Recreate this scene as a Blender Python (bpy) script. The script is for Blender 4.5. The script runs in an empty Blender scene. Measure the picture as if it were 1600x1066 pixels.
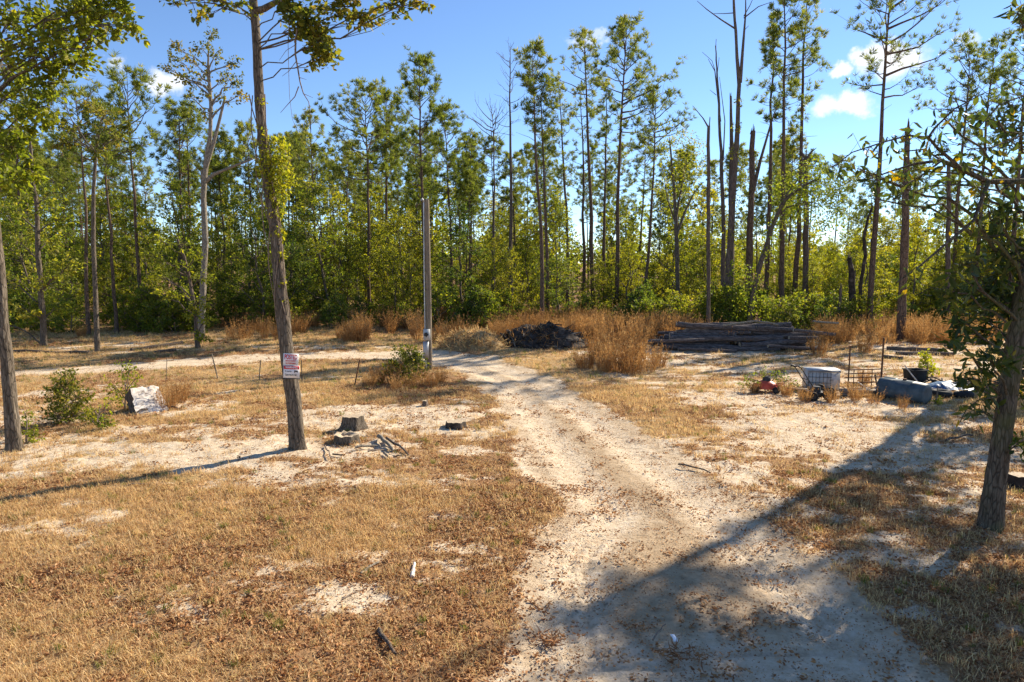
import bpy, math, random
import numpy as np
from mathutils import Vector, Matrix

# ------------------------------------------------------------------ camera, sky, sun, exposure
SC = bpy.context.scene
COL = SC.collection
R = math.radians
CAM_H, PITCH, FPX = 4.0, math.atan(123 / 1066.7), 1066.7
cam_d = bpy.data.cameras.new('camera'); cam = bpy.data.objects.new('camera', cam_d); COL.objects.link(cam)
cam.location = (0, 0, CAM_H); cam.rotation_euler = (math.pi / 2 - PITCH, 0, 0)
cam_d.sensor_width = 36; cam_d.lens = 24; cam_d.clip_end = 6000
SC.camera = cam
SUN_AZ, SUN_EL = R(51), R(33)          # azimuth from the view direction (+Y) towards +X
to_sun = Vector((math.sin(SUN_AZ) * math.cos(SUN_EL), math.cos(SUN_AZ) * math.cos(SUN_EL), math.sin(SUN_EL)))
sl = bpy.data.lights.new('sun', 'SUN'); sl.energy = 5.0; sl.angle = R(0.53); sl.color = (1, .89, .72)
so = bpy.data.objects.new('sun', sl); COL.objects.link(so); so.rotation_euler = (-to_sun).to_track_quat('-Z', 'Y').to_euler()
so.location = (30, 30, 40)
SC.view_settings.view_transform = 'Standard'; SC.view_settings.look = 'None'
SC.view_settings.exposure = 1.0; SC.view_settings.gamma = 1

def ray(px, py):
    u, v = (px - 800) / FPX, (533 - py) / FPX
    c, s = math.cos(PITCH), math.sin(PITCH)
    return np.array([u, c + v * s, -s + v * c])
def G(px, py):
    d = ray(px, py); t = CAM_H / -d[2]
    return d[0] * t, d[1] * t
def P(px, py, Y):
    d = ray(px, py); t = Y / d[1]
    return np.array([d[0] * t, Y, CAM_H + d[2] * t])

def world():
    w = bpy.data.worlds.new('World'); SC.world = w; w.use_nodes = True
    nt = w.node_tree; N, L = nt.nodes, nt.links; N.clear()
    out = N.new('ShaderNodeOutputWorld'); bg = N.new('ShaderNodeBackground'); bg.inputs[1].default_value = 0.105
    sky = N.new('ShaderNodeTexSky'); sky.sky_type = 'NISHITA'; sky.sun_disc = False
    sky.sun_elevation = SUN_EL; sky.sun_rotation = SUN_AZ; sky.air_density = 0.75; sky.dust_density = 0.0; sky.ozone_density = 4.8
    tc = N.new('ShaderNodeTexCoord')
    nz = N.new('ShaderNodeTexNoise'); nz.inputs['Scale'].default_value = 30; nz.inputs['Detail'].default_value = 6; nz.inputs['Roughness'].default_value = .6
    L.new(tc.outputs['Generated'], nz.inputs['Vector'])
    def vm(op, a, b):
        n = N.new('ShaderNodeVectorMath'); n.operation = op
        for i, x in enumerate((a, b)):
            if isinstance(x, (tuple, list)): n.inputs[i].default_value = x
            elif x is not None: L.new(x, n.inputs[i])
        return n
    off = vm('MULTIPLY', vm('SUBTRACT', nz.outputs['Color'], (.5, .5, .5)).outputs[0], (.06, .06, .05))
    pos = vm('ADD', tc.outputs['Generated'], off.outputs[0]).outputs[0]
    spots = []
    for px, py, rx, ry, k in ((262, 128, 34, 22, .85), (180, 96, 20, 13, .55), (905, 62, 30, 11, .45), (932, 50, 24, 10, .45), (1314, 109, 24, 13, .9),
                              (1395, 95, 50, 24, 1), (1356, 86, 26, 16, .95), (1322, 163, 46, 22, 1), (1300, 168, 30, 13, .8), (1512, 64, 18, 10, .4)):
        d = ray(px, py); d /= np.linalg.norm(d); spots.append((d, rx / 1066 * .92, ry / 1066, k))
    rg = random.Random(4)
    for i in range(16):                                          # the same small clouds all round the sky
        a = R(rg.uniform(45, 315)); e = R(rg.uniform(12, 45))
        spots.append((np.array([math.sin(a) * math.cos(e), math.cos(a) * math.cos(e), math.sin(e)]), rg.uniform(.03, .06), rg.uniform(.015, .03), rg.uniform(.6, 1)))
    acc = None
    for d, rx, rz, k in spots:
        ln = vm('LENGTH', vm('MULTIPLY', vm('SUBTRACT', pos, tuple(d)).outputs[0], (1 / rx, 1 / rx, 1 / rz)).outputs[0], None)
        mr = N.new('ShaderNodeMapRange'); mr.interpolation_type = 'SMOOTHSTEP'
        mr.inputs[1].default_value = 1.0; mr.inputs[2].default_value = .42; mr.inputs[3].default_value = 0; mr.inputs[4].default_value = k
        L.new(ln.outputs['Value'], mr.inputs[0])
        if acc is None: acc = mr.outputs[0]
        else:
            m = N.new('ShaderNodeMath'); m.operation = 'MAXIMUM'; L.new(acc, m.inputs[0]); L.new(mr.outputs[0], m.inputs[1]); acc = m.outputs[0]
    mx = N.new('ShaderNodeMixRGB'); L.new(acc, mx.inputs[0]); L.new(sky.outputs[0], mx.inputs[1]); mx.inputs[2].default_value = (5.6, 5.7, 5.9, 1)
    L.new(mx.outputs[0], bg.inputs[0]); L.new(bg.outputs[0], out.inputs[0])
world()

# ------------------------------------------------------------------ noise (numpy)
def vnoise(x, y, seed=0):
    x = np.asarray(x, float); y = np.asarray(y, float)
    xi, yi = np.floor(x).astype(np.int64), np.floor(y).astype(np.int64)
    fx, fy = x - xi, y - yi; fx = fx * fx * (3 - 2 * fx); fy = fy * fy * (3 - 2 * fy)
    def h(a, b):
        n = (a * 374761393 + b * 668265263 + seed * 974711) & 0x7fffffff
        n = ((n ^ (n >> 13)) * 1274126177) & 0x7fffffff
        return ((n ^ (n >> 16)) & 0xffff) / 65535.0
    return (h(xi, yi) * (1 - fx) + h(xi + 1, yi) * fx) * (1 - fy) + (h(xi, yi + 1) * (1 - fx) + h(xi + 1, yi + 1) * fx) * fy
def fbm(x, y, seed=0, o=4):
    s, a, t = 0, .5, 0
    for i in range(o):
        s = s + a * vnoise(x * 2 ** i + 17 * i, y * 2 ** i - 9 * i, seed + i); t += a; a *= .55
    return s / t
def sstep(a, b, x):
    t = np.clip((x - a) / (b - a), 0, 1); return t * t * (3 - 2 * t)

# ------------------------------------------------------------------ mesh helpers
class Acc:
    def __init__(s): s.V = []; s.F = []; s.T = []; s.n = 0
    def add(s, V, F, t=.5):
        V = np.asarray(V, float).reshape(-1, 3); F = np.asarray(F, np.int64)
        s.V.append(V); s.F.append(F + s.n); s.T.append(np.broadcast_to(np.asarray(t, float), (len(F),))); s.n += len(V)
    def mesh(s, name, mat, smooth=False):
        me = bpy.data.meshes.new(name)
        V = np.concatenate(s.V); me.vertices.add(len(V)); me.vertices.foreach_set('co', V.astype(np.float32).ravel())
        li = np.concatenate([f.ravel() for f in s.F]); tot = np.concatenate([np.full(len(f), f.shape[1]) for f in s.F])
        me.loops.add(len(li)); me.loops.foreach_set('vertex_index', li.astype(np.int32))
        me.polygons.add(len(tot)); st = np.concatenate([[0], np.cumsum(tot)[:-1]])
        me.polygons.foreach_set('loop_start', st.astype(np.int32)); me.polygons.foreach_set('loop_total', tot.astype(np.int32))
        a = me.attributes.new('tint', 'FLOAT', 'FACE'); a.data.foreach_set('value', np.concatenate(s.T).astype(np.float32))
        me.update(calc_edges=True); me.materials.append(mat)
        if smooth: me.polygons.foreach_set('use_smooth', np.ones(len(tot), bool))
        return me
def link(name, me, parent=None, loc=None):
    o = bpy.data.objects.new(name, me); COL.objects.link(o)
    if parent: o.parent = parent
    if loc is not None: o.location = tuple(loc)
    return o
def tag(o, label, cat, group=None):
    o['label'] = label; o['category'] = cat
    if group: o['group'] = group
    return o
def thing(name, label, cat, loc=(0, 0, 0), rz=0, group=None, scale=1):
    o = bpy.data.objects.new(name, None); COL.objects.link(o); o.empty_display_size = .2
    o.location = tuple(loc); o.rotation_euler = (0, 0, rz); o.scale = (scale,) * 3
    return tag(o, label, cat, group)
def struct(o): o['kind'] = 'structure'; return o
def stuffpart(o): o['kind'] = 'stuff'; return o

def unit(v): return v / (np.linalg.norm(v, axis=-1, keepdims=True) + 1e-9)
def tube(acc, pts, rad, n=6, cap=True, t=.5, rough=0, rng=None):
    pts = np.asarray(pts, float); k = len(pts); rad = np.broadcast_to(np.asarray(rad, float), (k,))
    tg = unit(np.gradient(pts, axis=0)); ref = np.array([1., 0, 0]) if abs(tg[0, 0]) < .8 else np.array([0, 1., 0])
    s = unit(ref - tg * (tg @ ref)[:, None]); b = np.cross(tg, s)
    a = np.linspace(0, 2 * np.pi, n, endpoint=False)
    rr = rad[:, None] * np.ones((1, n))
    if rough and rng is not None: rr = rr * (1 + rough * rng.uniform(-1, 1, rr.shape))
    if n >= 16:
        zc = np.linspace(0, 1, k)[:, None] * np.linalg.norm(pts[-1] - pts[0]); ca, sa = np.cos(a)[None], np.sin(a)[None]
        rr = rad[:, None] * (1 + .26 * (fbm(ca * 3.2 + 7 + 0 * zc, sa * 3.2 + zc * 1.3, 5, 3) - .5) + .16 * (fbm(ca * 6 + 3, sa * 6 + zc * 5, 9, 2) - .5) + .40 * np.exp(-zc / .22) * (.8 + .5 * np.cos(a * 5 + 1))[None])
    V = pts[:, None] + rr[..., None] * (np.cos(a)[None, :, None] * s[:, None] + np.sin(a)[None, :, None] * b[:, None])
    i = np.arange(k - 1)[:, None] * n; j = np.arange(n)[None]; j2 = (j + 1) % n
    F = np.stack([i + j, i + j2, i + n + j2, i + n + j], -1).reshape(-1, 4)
    base = acc.n; acc.add(V.reshape(-1, 3), F, t)
    if cap:
        for row, o in ((0, -1), (k - 1, 1)):
            c = pts[row]; ring = V[row]
            acc.add(np.vstack([ring, c]), np.array([[q, (q + 1) % n, n] if o > 0 else [(q + 1) % n, q, n] for q in range(n)]), t)
def box(acc, c, size, rot=None, t=.5, bev=0):
    h = np.array(size) / 2.; V = np.array([[x, y, z] for x in (-1, 1) for y in (-1, 1) for z in (-1, 1)]) * h
    if rot is not None: V = V @ np.array(rot.to_3x3() if hasattr(rot, 'to_3x3') else rot).T
    acc.add(V + np.array(c), [[0, 1, 3, 2], [4, 6, 7, 5], [0, 4, 5, 1], [2, 3, 7, 6], [0, 2, 6, 4], [1, 5, 7, 3]], t)
def leaves(acc, pos, d, size, asp=.45, t=.5, rng=None, fold=.18):
    n = len(pos); d = unit(d); s = unit(np.cross(d, unit(rng.normal(size=(n, 3)))))
    nn = np.cross(d, s); L = (size * np.ones(n))[:, None]; w = L * asp * .5
    b = pos; tip = pos + d * L; m = pos + d * L * .48
    m1 = pos + d * L * .32; m2 = pos + d * L * .66 - nn * L * .05; tip = tip - nn * L * (.16 * rng.uniform(-.4, 1.2, (n, 1))); f = nn * w * fold * 2
    V = np.stack([b, m1 + s * w * .92 + f, m2 + s * w * .80 + f, tip, m2 - s * w * .80 + f, m1 - s * w * .92 + f], 1).reshape(-1, 3)
    i = np.arange(n)[:, None] * 6
    F = np.concatenate([i + np.array([[0, 1, 2, 3]]), i + np.array([[0, 3, 4, 5]])])
    tt = np.broadcast_to(t, (n,)); acc.add(V, F, np.concatenate([tt, tt]))
def needles(acc, pos, d, L, k, rng, w=.034, t=.5, spread=.9):
    n = len(pos); d = unit(d)
    nd = unit(d[:, None] + spread * unit(rng.normal(size=(n, k, 3)))); s = unit(np.cross(nd, unit(rng.normal(size=(n, k, 3)))))
    LL = (L * rng.uniform(.7, 1.1, (n, k)))[..., None]; p = pos[:, None] + nd * LL * .08
    V = np.stack([p - s * w * .5 + nd * LL * .35, p, p + s * w * .5 + nd * LL * .35, p + nd * LL], 2).reshape(-1, 3)
    F = np.arange(n * k)[:, None] * 4 + np.array([[0, 1, 2, 3]])
    tt = np.clip(np.repeat(np.broadcast_to(t, (n,)), k) + rng.normal(0, .08, n * k), 0, 1); acc.add(V, F, tt)
def curve_pts(a, b, bend, n, rng, jit=.03):
    a = np.asarray(a, float); b = np.asarray(b, float); s = np.linspace(0, 1, n)[:, None]; L = np.linalg.norm(b - a)
    p = a + (b - a) * s + np.asarray(bend) * (s * (1 - s) * 4) * L
    p[1:-1] += rng.normal(0, jit * L, (n - 2, 3)) * .6; return p

# ------------------------------------------------------------------ materials
def mat(name):
    m = bpy.data.materials.new(name); m.use_nodes = True; m.node_tree.nodes.clear(); return m, m.node_tree.nodes, m.node_tree.links
def ramp(N, cols, pos=None):
    r = N.new('ShaderNodeValToRGB'); e = r.color_ramp.elements
    while len(e) < len(cols): e.new(.5)
    for i, c in enumerate(cols): e[i].position = (pos[i] if pos else i / (len(cols) - 1)); e[i].color = (*c, 1)
    return r
def leaf_mat(name, cols, trans=.45, rough=.5, spec=.25):
    m, N, L = mat(name)
    at = N.new('ShaderNodeAttribute'); at.attribute_name = 'tint'
    oi = N.new('ShaderNodeObjectInfo'); ma = N.new('ShaderNodeMath'); ma.operation = 'MULTIPLY_ADD'; L.new(oi.outputs['Random'], ma.inputs[0]); ma.inputs[1].default_value = .3; ma.inputs[2].default_value = -.15
    ad = N.new('ShaderNodeMath'); L.new(at.outputs['Fac'], ad.inputs[0]); L.new(ma.outputs[0], ad.inputs[1])
    r = ramp(N, cols); L.new(ad.outputs[0], r.inputs[0])
    p = N.new('ShaderNodeBsdfPrincipled'); p.inputs['Roughness'].default_value = rough; p.inputs['Specular IOR Level'].default_value = spec; L.new(r.outputs[0], p.inputs['Base Color'])
    tr = N.new('ShaderNodeBsdfTranslucent'); hs = N.new('ShaderNodeHueSaturation'); hs.inputs['Value'].default_value = 1.5; hs.inputs['Saturation'].default_value = 1.1; L.new(r.outputs[0], hs.inputs['Color']); L.new(hs.outputs[0], tr.inputs[0])
    mx = N.new('ShaderNodeMixShader'); mx.inputs[0].default_value = trans; L.new(p.outputs[0], mx.inputs[1]); L.new(tr.outputs[0], mx.inputs[2])
    o = N.new('ShaderNodeOutputMaterial'); L.new(mx.outputs[0], o.inputs[0]); return m
def bark_mat(name, cols, sc=(9, 9, 1.6), bump=.6, moss=None):
    m, N, L = mat(name)
    tc = N.new('ShaderNodeTexCoord'); mp = N.new('ShaderNodeMapping'); mp.inputs['Scale'].default_value = sc; L.new(tc.outputs['Object'], mp.inputs[0])
    n1 = N.new('ShaderNodeTexNoise'); n1.inputs['Scale'].default_value = 2.2; n1.inputs['Detail'].default_value = 7; n1.inputs['Roughness'].default_value = .68; L.new(mp.outputs[0], n1.inputs['Vector'])
    v = N.new('ShaderNodeTexVoronoi'); v.feature = 'DISTANCE_TO_EDGE'; v.inputs['Scale'].default_value = 2.0; L.new(mp.outputs[0], v.inputs['Vector'])
    r = ramp(N, cols, [.3, .5, .7][:len(cols)] if len(cols) == 3 else None); L.new(n1.outputs[0], r.inputs[0])
    big = N.new('ShaderNodeTexNoise'); big.inputs['Scale'].default_value = 1.4; big.inputs['Detail'].default_value = 3; L.new(tc.outputs['Object'], big.inputs['Vector'])
    col = r.outputs[0]
    mx = N.new('ShaderNodeMixRGB'); mx.blend_type = 'MULTIPLY'; mr = N.new('ShaderNodeMapRange'); mr.inputs[1].default_value = .0; mr.inputs[2].default_value = .12; mr.inputs[3].default_value = .45; mr.inputs[4].default_value = 1
    L.new(v.outputs['Distance'], mr.inputs[0]); mx.inputs[0].default_value = 1; L.new(col, mx.inputs[1]); L.new(mr.outputs[0], mx.inputs[2]); col = mx.outputs[0]
    if moss:
        m2 = N.new('ShaderNodeMixRGB'); q = N.new('ShaderNodeMapRange'); q.inputs[1].default_value = .48; q.inputs[2].default_value = .66; q.inputs[4].default_value = .75; L.new(big.outputs[0], q.inputs[0]); L.new(q.outputs[0], m2.inputs[0]); L.new(col, m2.inputs[1]); m2.inputs[2].default_value = (*moss, 1); col = m2.outputs[0]
    p = N.new('ShaderNodeBsdfPrincipled'); p.inputs['Roughness'].default_value = .9; p.inputs['Specular IOR Level'].default_value = .15; L.new(col, p.inputs['Base Color'])
    ad = N.new('ShaderNodeMath'); ad.operation = 'ADD'; L.new(n1.outputs[0], ad.inputs[0]); L.new(mr.outputs[0], ad.inputs[1])
    b = N.new('ShaderNodeBump'); b.inputs['Strength'].default_value = bump; b.inputs['Distance'].default_value = .03; L.new(ad.outputs[0], b.inputs['Height']); L.new(b.outputs[0], p.inputs['Normal'])
    o = N.new('ShaderNodeOutputMaterial'); L.new(p.outputs[0], o.inputs[0]); return m
def plain_mat(name, cols, scale=8, rough=.7, metal=0, bump=.2, spec=.3):
    m, N, L = mat(name)
    tc = N.new('ShaderNodeTexCoord'); n1 = N.new('ShaderNodeTexNoise'); n1.inputs['Scale'].default_value = scale; n1.inputs['Detail'].default_value = 6; n1.inputs['Roughness'].default_value = .65; L.new(tc.outputs['Object'], n1.inputs['Vector'])
    r = ramp(N, cols, [.32, .66] if len(cols) == 2 else [.3, .5, .7]); L.new(n1.outputs[0], r.inputs[0])
    p = N.new('ShaderNodeBsdfPrincipled'); p.inputs['Roughness'].default_value = rough; p.inputs['Metallic'].default_value = metal; p.inputs['Specular IOR Level'].default_value = spec; L.new(r.outputs[0], p.inputs['Base Color'])
    b = N.new('ShaderNodeBump'); b.inputs['Strength'].default_value = bump; b.inputs['Distance'].default_value = .02; L.new(n1.outputs[0], b.inputs['Height']); L.new(b.outputs[0], p.inputs['Normal'])
    o = N.new('ShaderNodeOutputMaterial'); L.new(p.outputs[0], o.inputs[0]); return m

MT = dict(
    pine_needles=leaf_mat('pine_needles', [(.080, .105, .022), (.155, .185, .034), (.25, .25, .045), (.36, .30, .06)], .56),
    leaf_green=leaf_mat('leaf_green', [(.070, .105, .018), (.145, .185, .025), (.24, .25, .034), (.36, .31, .05)], .6),
    leaf_dark=leaf_mat('leaf_dark', [(.050, .082, .018), (.10, .145, .025), (.175, .20, .032), (.27, .25, .04)], .56),
    leaf_yellow=leaf_mat('leaf_yellow', [(.11, .14, .020), (.20, .22, .028), (.32, .31, .038), (.42, .35, .05)], .6),
    leaf_oak=leaf_mat('leaf_oak', [(.045, .065, .012), (.10, .120, .020), (.20, .185, .03), (.34, .23, .05)], .55),
    leaf_big=leaf_mat('leaf_big', [(.030, .050, .012), (.060, .085, .016), (.11, .125, .022), (.34, .23, .03)], .45, .4, .35),
    sedge=leaf_mat('broomsedge', [(.17, .085, .036), (.31, .165, .066), (.43, .25, .105), (.50, .34, .16)], .35, .8, .1),
    straw=leaf_mat('dry_grass', [(.30, .175, .078), (.52, .345, .165), (.70, .51, .275), (.58, .46, .20)], .4, .8, .1),
    greengrass=leaf_mat('green_grass', [(.08, .12, .02), (.14, .18, .03), (.22, .22, .05), (.34, .27, .09)], .35, .7, .1),
    litter=leaf_mat('leaf_litter', [(.16, .070, .030), (.31, .145, .060), (.45, .24, .105), (.54, .36, .20)], .2, .75, .2),
    pine_bark=bark_mat('pine_bark', [(.075, .050, .036), (.15, .100, .070), (.25, .175, .125)], (7, 7, 1.8)),
    oak_bark=bark_mat('oak_bark', [(.070, .056, .040), (.15, .120, .088), (.27, .225, .17)], (11, 11, 2.0), .7),
    moss_bark=bark_mat('mossy_bark', [(.060, .047, .033), (.12, .095, .068), (.21, .17, .125)], (11, 11, 2.2), .7, (.10, .105, .035)),
    dead_bark=bark_mat('dead_bark', [(.075, .055, .042), (.15, .112, .085), (.25, .20, .16)], (10, 10, 1.1)),
    pale_bark=bark_mat('pale_bark', [(.14, .115, .085), (.27, .23, .175), (.40, .35, .28)], (9, 9, 2.4), .4),
    log_bark=bark_mat('log_bark', [(.060, .046, .042), (.135, .108, .10), (.28, .235, .21)], (3, 10, 10)),
    pole_wood=bark_mat('pole_wood', [(.17, .135, .095), (.26, .21, .15), (.34, .28, .21)], (26, 26, .7), .3),
    cut_wood=plain_mat('cut_wood', [(.30, .22, .14), (.55, .44, .30)], 22, .85),
    white_wood=plain_mat('weathered_white_wood', [(.26, .21, .17), (.66, .60, .53), (.84, .79, .72)], 9, .85, 0, .5),
    twig=plain_mat('twig', [(.12, .085, .06), (.28, .21, .15)], 20, .9),
    char=plain_mat('charred_debris', [(.014, .011, .009), (.045, .034, .026), (.13, .10, .08)], 4, .95, 0, .9),
    galv=plain_mat('galvanised_metal', [(.32, .33, .34), (.56, .57, .58)], 6, .45, .7, .05),
    grey_box=plain_mat('grey_enamel', [(.40, .40, .39), (.55, .55, .53)], 5, .5, 0, .05),
    white_paint=plain_mat('chipped_white_paint', [(.22, .20, .18), (.46, .45, .43), (.58, .57, .55)], 5, .5, 0, .1),
    rust=plain_mat('rusty_steel', [(.08, .04, .025), (.20, .10, .055)], 16, .8, .3),
    dark_metal=plain_mat('dark_metal', [(.02, .02, .022), (.07, .065, .06)], 10, .55, .4),
    rubber=plain_mat('black_rubber', [(.012, .012, .012), (.03, .03, .03)], 12, .8),
    blue_steel=plain_mat('blue_grey_tank_paint', [(.030, .044, .055), (.060, .085, .10), (.11, .135, .145)], 3.5, .5, .1, .05),
    tarp=plain_mat('blue_tarp', [(.012, .03, .07), (.06, .13, .24), (.32, .44, .56)], 9, .45, 0, .3),
    red=plain_mat('faded_red_paint', [(.42, .05, .025), (.62, .10, .05)], 6, .4, 0, .05),
    sign_white=plain_mat('sign_white', [(.74, .71, .70), (.82, .80, .79)], 5, .45, 0, .02),
    sign_red=plain_mat('sign_red', [(.55, .025, .03), (.66, .04, .045)], 6, .45, 0, .02),
    sign_black=plain_mat('sign_black', [(.015, .015, .018), (.03, .03, .03)], 6, .5, 0, .02),
    paper=plain_mat('white_litter', [(.8, .8, .8), (.9, .9, .9)], 6, .6, 0, .02),
    plank=bark_mat('weathered_plank', [(.16, .13, .10), (.26, .22, .18), (.36, .31, .26)], (3, 20, 20), .3),
)

# ------------------------------------------------------------------ ground, road
ROAD_L = [(700, 1110), (768, 1066), (778, 985), (792, 900), (808, 850), (850, 812), (872, 795), (838, 765), (826, 735), (806, 700), (790, 665), (772, 630), (752, 605), (725, 588), (690, 573), (640, 564), (560, 560.5), (460, 562), (380, 567), (300, 572), (240, 577), (150, 582), (60, 584), (-120, 590)]
ROAD_R = [(-120, 580), (0, 578), (110, 574), (180, 568), (280, 559.5), (400, 553), (520, 549.5), (610, 547.5), (690, 550), (760, 559), (830, 577), (885, 600), (930, 628), (985, 660), (1035, 690), (1085, 722), (1150, 765), (1220, 815), (1320, 890), (1420, 970), (1520, 1066), (1570, 1110)]
RP = np.array([G(*p) for p in ROAD_L + ROAD_R])
def road_sd(x, y):
    x = np.asarray(x, float); y = np.asarray(y, float); best = np.full(x.shape, 1e9); ins = np.zeros(x.shape, bool)
    n = len(RP)
    for i in range(n):
        a, b = RP[i], RP[(i + 1) % n]; ex, ey = b - a; l2 = ex * ex + ey * ey + 1e-9
        t = np.clip(((x - a[0]) * ex + (y - a[1]) * ey) / l2, 0, 1)
        best = np.minimum(best, (x - a[0] - t * ex) ** 2 + (y - a[1] - t * ey) ** 2)
        c = ((a[1] > y) != (b[1] > y)) & (x < (b[0] - a[0]) * (y - a[1]) / (b[1] - a[1] + 1e-12) + a[0]); ins ^= c
    return np.where(ins, 1, -1) * np.sqrt(best)
def road_mask(x, y, sd=None):
    sd = road_sd(x, y) if sd is None else sd
    wob = (fbm(x * 1.1, y * 1.1, 3, 4) - .5) * 1.5 + (fbm(x * 5, y * 5, 8, 3) - .5) * .5
    return sd + wob * np.clip(.25 + y / 45, .3, .8)
def blob(x, y, cx, cy, rx, ry): return np.exp(-(((x - cx) / rx) ** 2 + ((y - cy) / ry) ** 2))
def ground_masks(x, y, sd=None):
    rm = road_mask(x, y, sd)
    right = sstep(-1.5, 2.5, x - (y - 6) * .16)
    stretch = fbm(x * .28, y * .5, 21, 5) * .42 + fbm(x * 1.1, y * 2.0, 33, 4) * .36 + fbm(x * 4, y * 7, 37, 3) * .22
    lvl = -.075 + .04 * right * sstep(5, 12, y)
    lvl = lvl + .16 * blob(x, y, -8, 15.2, 6, 2.2) + .18 * blob(x, y, -3.5, 17.5, 3, 1.5) + .06 * blob(x, y, 6, 19, 6, 5) + .08 * blob(x, y, 12, 27, 9, 4) + .12 * blob(x, y, -12, 33, 14, 3) - .04 * blob(x, y, -4, 8, 6, 3)
    lvl = lvl - .10 * sstep(20, 24, y) * (1 - right) - .5 * sstep(38, 46, y)
    sdd = road_sd(x, y) if sd is None else sd
    lvl = lvl + .075 * blob(x, y, 7.5, 11.5, 4, 5) - .06 * sstep(-3.2, -1.6, sdd) * sstep(9, 12, y) * sstep(26, 20, y) * (x > 1)
    sand = sstep(.42, .58, stretch + lvl)
    sand = np.maximum(sand, sstep(-.12, .22, rm))
    lit = sstep(.42, .62, fbm(x * .5, y * .5, 55, 4) + .28 * blob(x, y, -.6, 9.5, 1.6, 4.5) + .34 * blob(x, y, 8, 9.5, 4, 6) + .12 * blob(x, y, -3.5, 13.5, 3, 1.6) - .13 * blob(x, y, -6, 9, 4.5, 4) + .3 * sstep(40, 48, y))
    return sand, lit, rm
def hgt(x, y):
    x = np.asarray(x, float); y = np.asarray(y, float)
    return (fbm(x * .16, y * .16, 71, 3) - .5) * .22 * sstep(2, 12, y)
def gz(x, y): return float(hgt(np.array([x]), np.array([y]))[0])

def ground_material():
    m, N, L = mat('sandy_ground')
    def att(n): a = N.new('ShaderNodeAttribute'); a.attribute_name = n; return a.outputs['Fac']
    tc = N.new('ShaderNodeTexCoord')
    def noise(s, d=6, r=.6, sc=None):
        n = N.new('ShaderNodeTexNoise'); n.inputs['Scale'].default_value = s; n.inputs['Detail'].default_value = d; n.inputs['Roughness'].default_value = r
        if sc:
            mp = N.new('ShaderNodeMapping'); mp.inputs['Scale'].default_value = sc; L.new(tc.outputs['Object'], mp.inputs[0]); L.new(mp.outputs[0], n.inputs['Vector'])
        else: L.new(tc.outputs['Object'], n.inputs['Vector'])
        return n.outputs[0]
    def mix(f, a, b, bl='MIX'):
        x = N.new('ShaderNodeMixRGB'); x.blend_type = bl
        for i, v in enumerate((f, a, b)):
            if isinstance(v, (int, float)): x.inputs[i].default_value = v
            elif isinstance(v, tuple): x.inputs[i].default_value = (*v, 1)
            else: L.new(v, x.inputs[i])
        return x.outputs[0]
    def mr(v, a, b, c=0, d=1):
        x = N.new('ShaderNodeMapRange'); x.inputs[1].default_value = a; x.inputs[2].default_value = b; x.inputs[3].default_value = c; x.inputs[4].default_value = d; L.new(v, x.inputs[0]); return x.outputs[0]
    def math_(op, a, b):
        x = N.new('ShaderNodeMath'); x.operation = op
        for i, v in enumerate((a, b)):
            if isinstance(v, (int, float)): x.inputs[i].default_value = v
            else: L.new(v, x.inputs[i])
        return x.outputs[0]
    fine, mid, big = noise(38, 8, .7), noise(7, 7, .65), noise(.9, 5, .6)
    rs = ramp(N, [(.46, .345, .225), (.64, .515, .36), (.76, .65, .50)], [.3, .5, .7]); L.new(mid, rs.inputs[0])
    packed = ramp(N, [(.28, .195, .115), (.41, .30, .185), (.52, .395, .26)], [.3, .5, .7]); L.new(mid, packed.inputs[0])
    sandc = mix(mr(att('packed'), .25, .75), rs.outputs[0], packed.outputs[0])
    sandc = mix(mr(big, .3, .7, 0, .35), sandc, (.50, .365, .225))
    vo = N.new('ShaderNodeTexVoronoi'); vo.inputs['Scale'].default_value = 16; vo.inputs['Randomness'].default_value = 1; L.new(tc.outputs['Object'], vo.inputs['Vector'])
    sp = math_('MULTIPLY', mr(vo.outputs['Distance'], .34, .2), mr(noise(2.6, 4), .46, .62))
    sp2 = mr(fine, .60, .72)
    sandc = mix(math_('MULTIPLY', math_('MAXIMUM', sp, sp2), .62), sandc, (.15, .095, .052))
    gr = ramp(N, [(.24, .145, .070), (.43, .285, .145), (.60, .425, .235)], [.32, .5, .68]); L.new(fine, gr.inputs[0])
    grc = mix(mr(mid, .35, .7, 0, .6), gr.outputs[0], (.38, .255, .115))
    grc = mix(math_('MULTIPLY', mr(noise(.7, 4), .52, .7), .4), grc, (.30, .26, .095))
    lr = ramp(N, [(.12, .060, .028), (.27, .140, .062), (.42, .24, .12)], [.33, .5, .66]); L.new(noise(26, 6, .7), lr.inputs[0])
    grc = mix(math_('MULTIPLY', att('litter'), .8), grc, lr.outputs[0])
    sm = mr(math_('ADD', att('sand'), math_('MULTIPLY', math_('SUBTRACT', noise(11, 6, .7), .5), 1.5)), .3, .72)
    col = mix(sm, grc, sandc)
    hgtv = math_('ADD', math_('MULTIPLY', fine, .5), math_('MULTIPLY', mid, 1.0))
    p = N.new('ShaderNodeBsdfPrincipled'); p.inputs['Roughness'].default_value = .95; p.inputs['Specular IOR Level'].default_value = .1; L.new(col, p.inputs['Base Color'])
    b = N.new('ShaderNodeBump'); b.inputs['Strength'].default_value = .8; b.inputs['Distance'].default_value = .05; L.new(hgtv, b.inputs['Height']); L.new(b.outputs[0], p.inputs['Normal'])
    o = N.new('ShaderNodeOutputMaterial'); L.new(p.outputs[0], o.inputs[0]); return m
MT['ground'] = ground_material()

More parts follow.
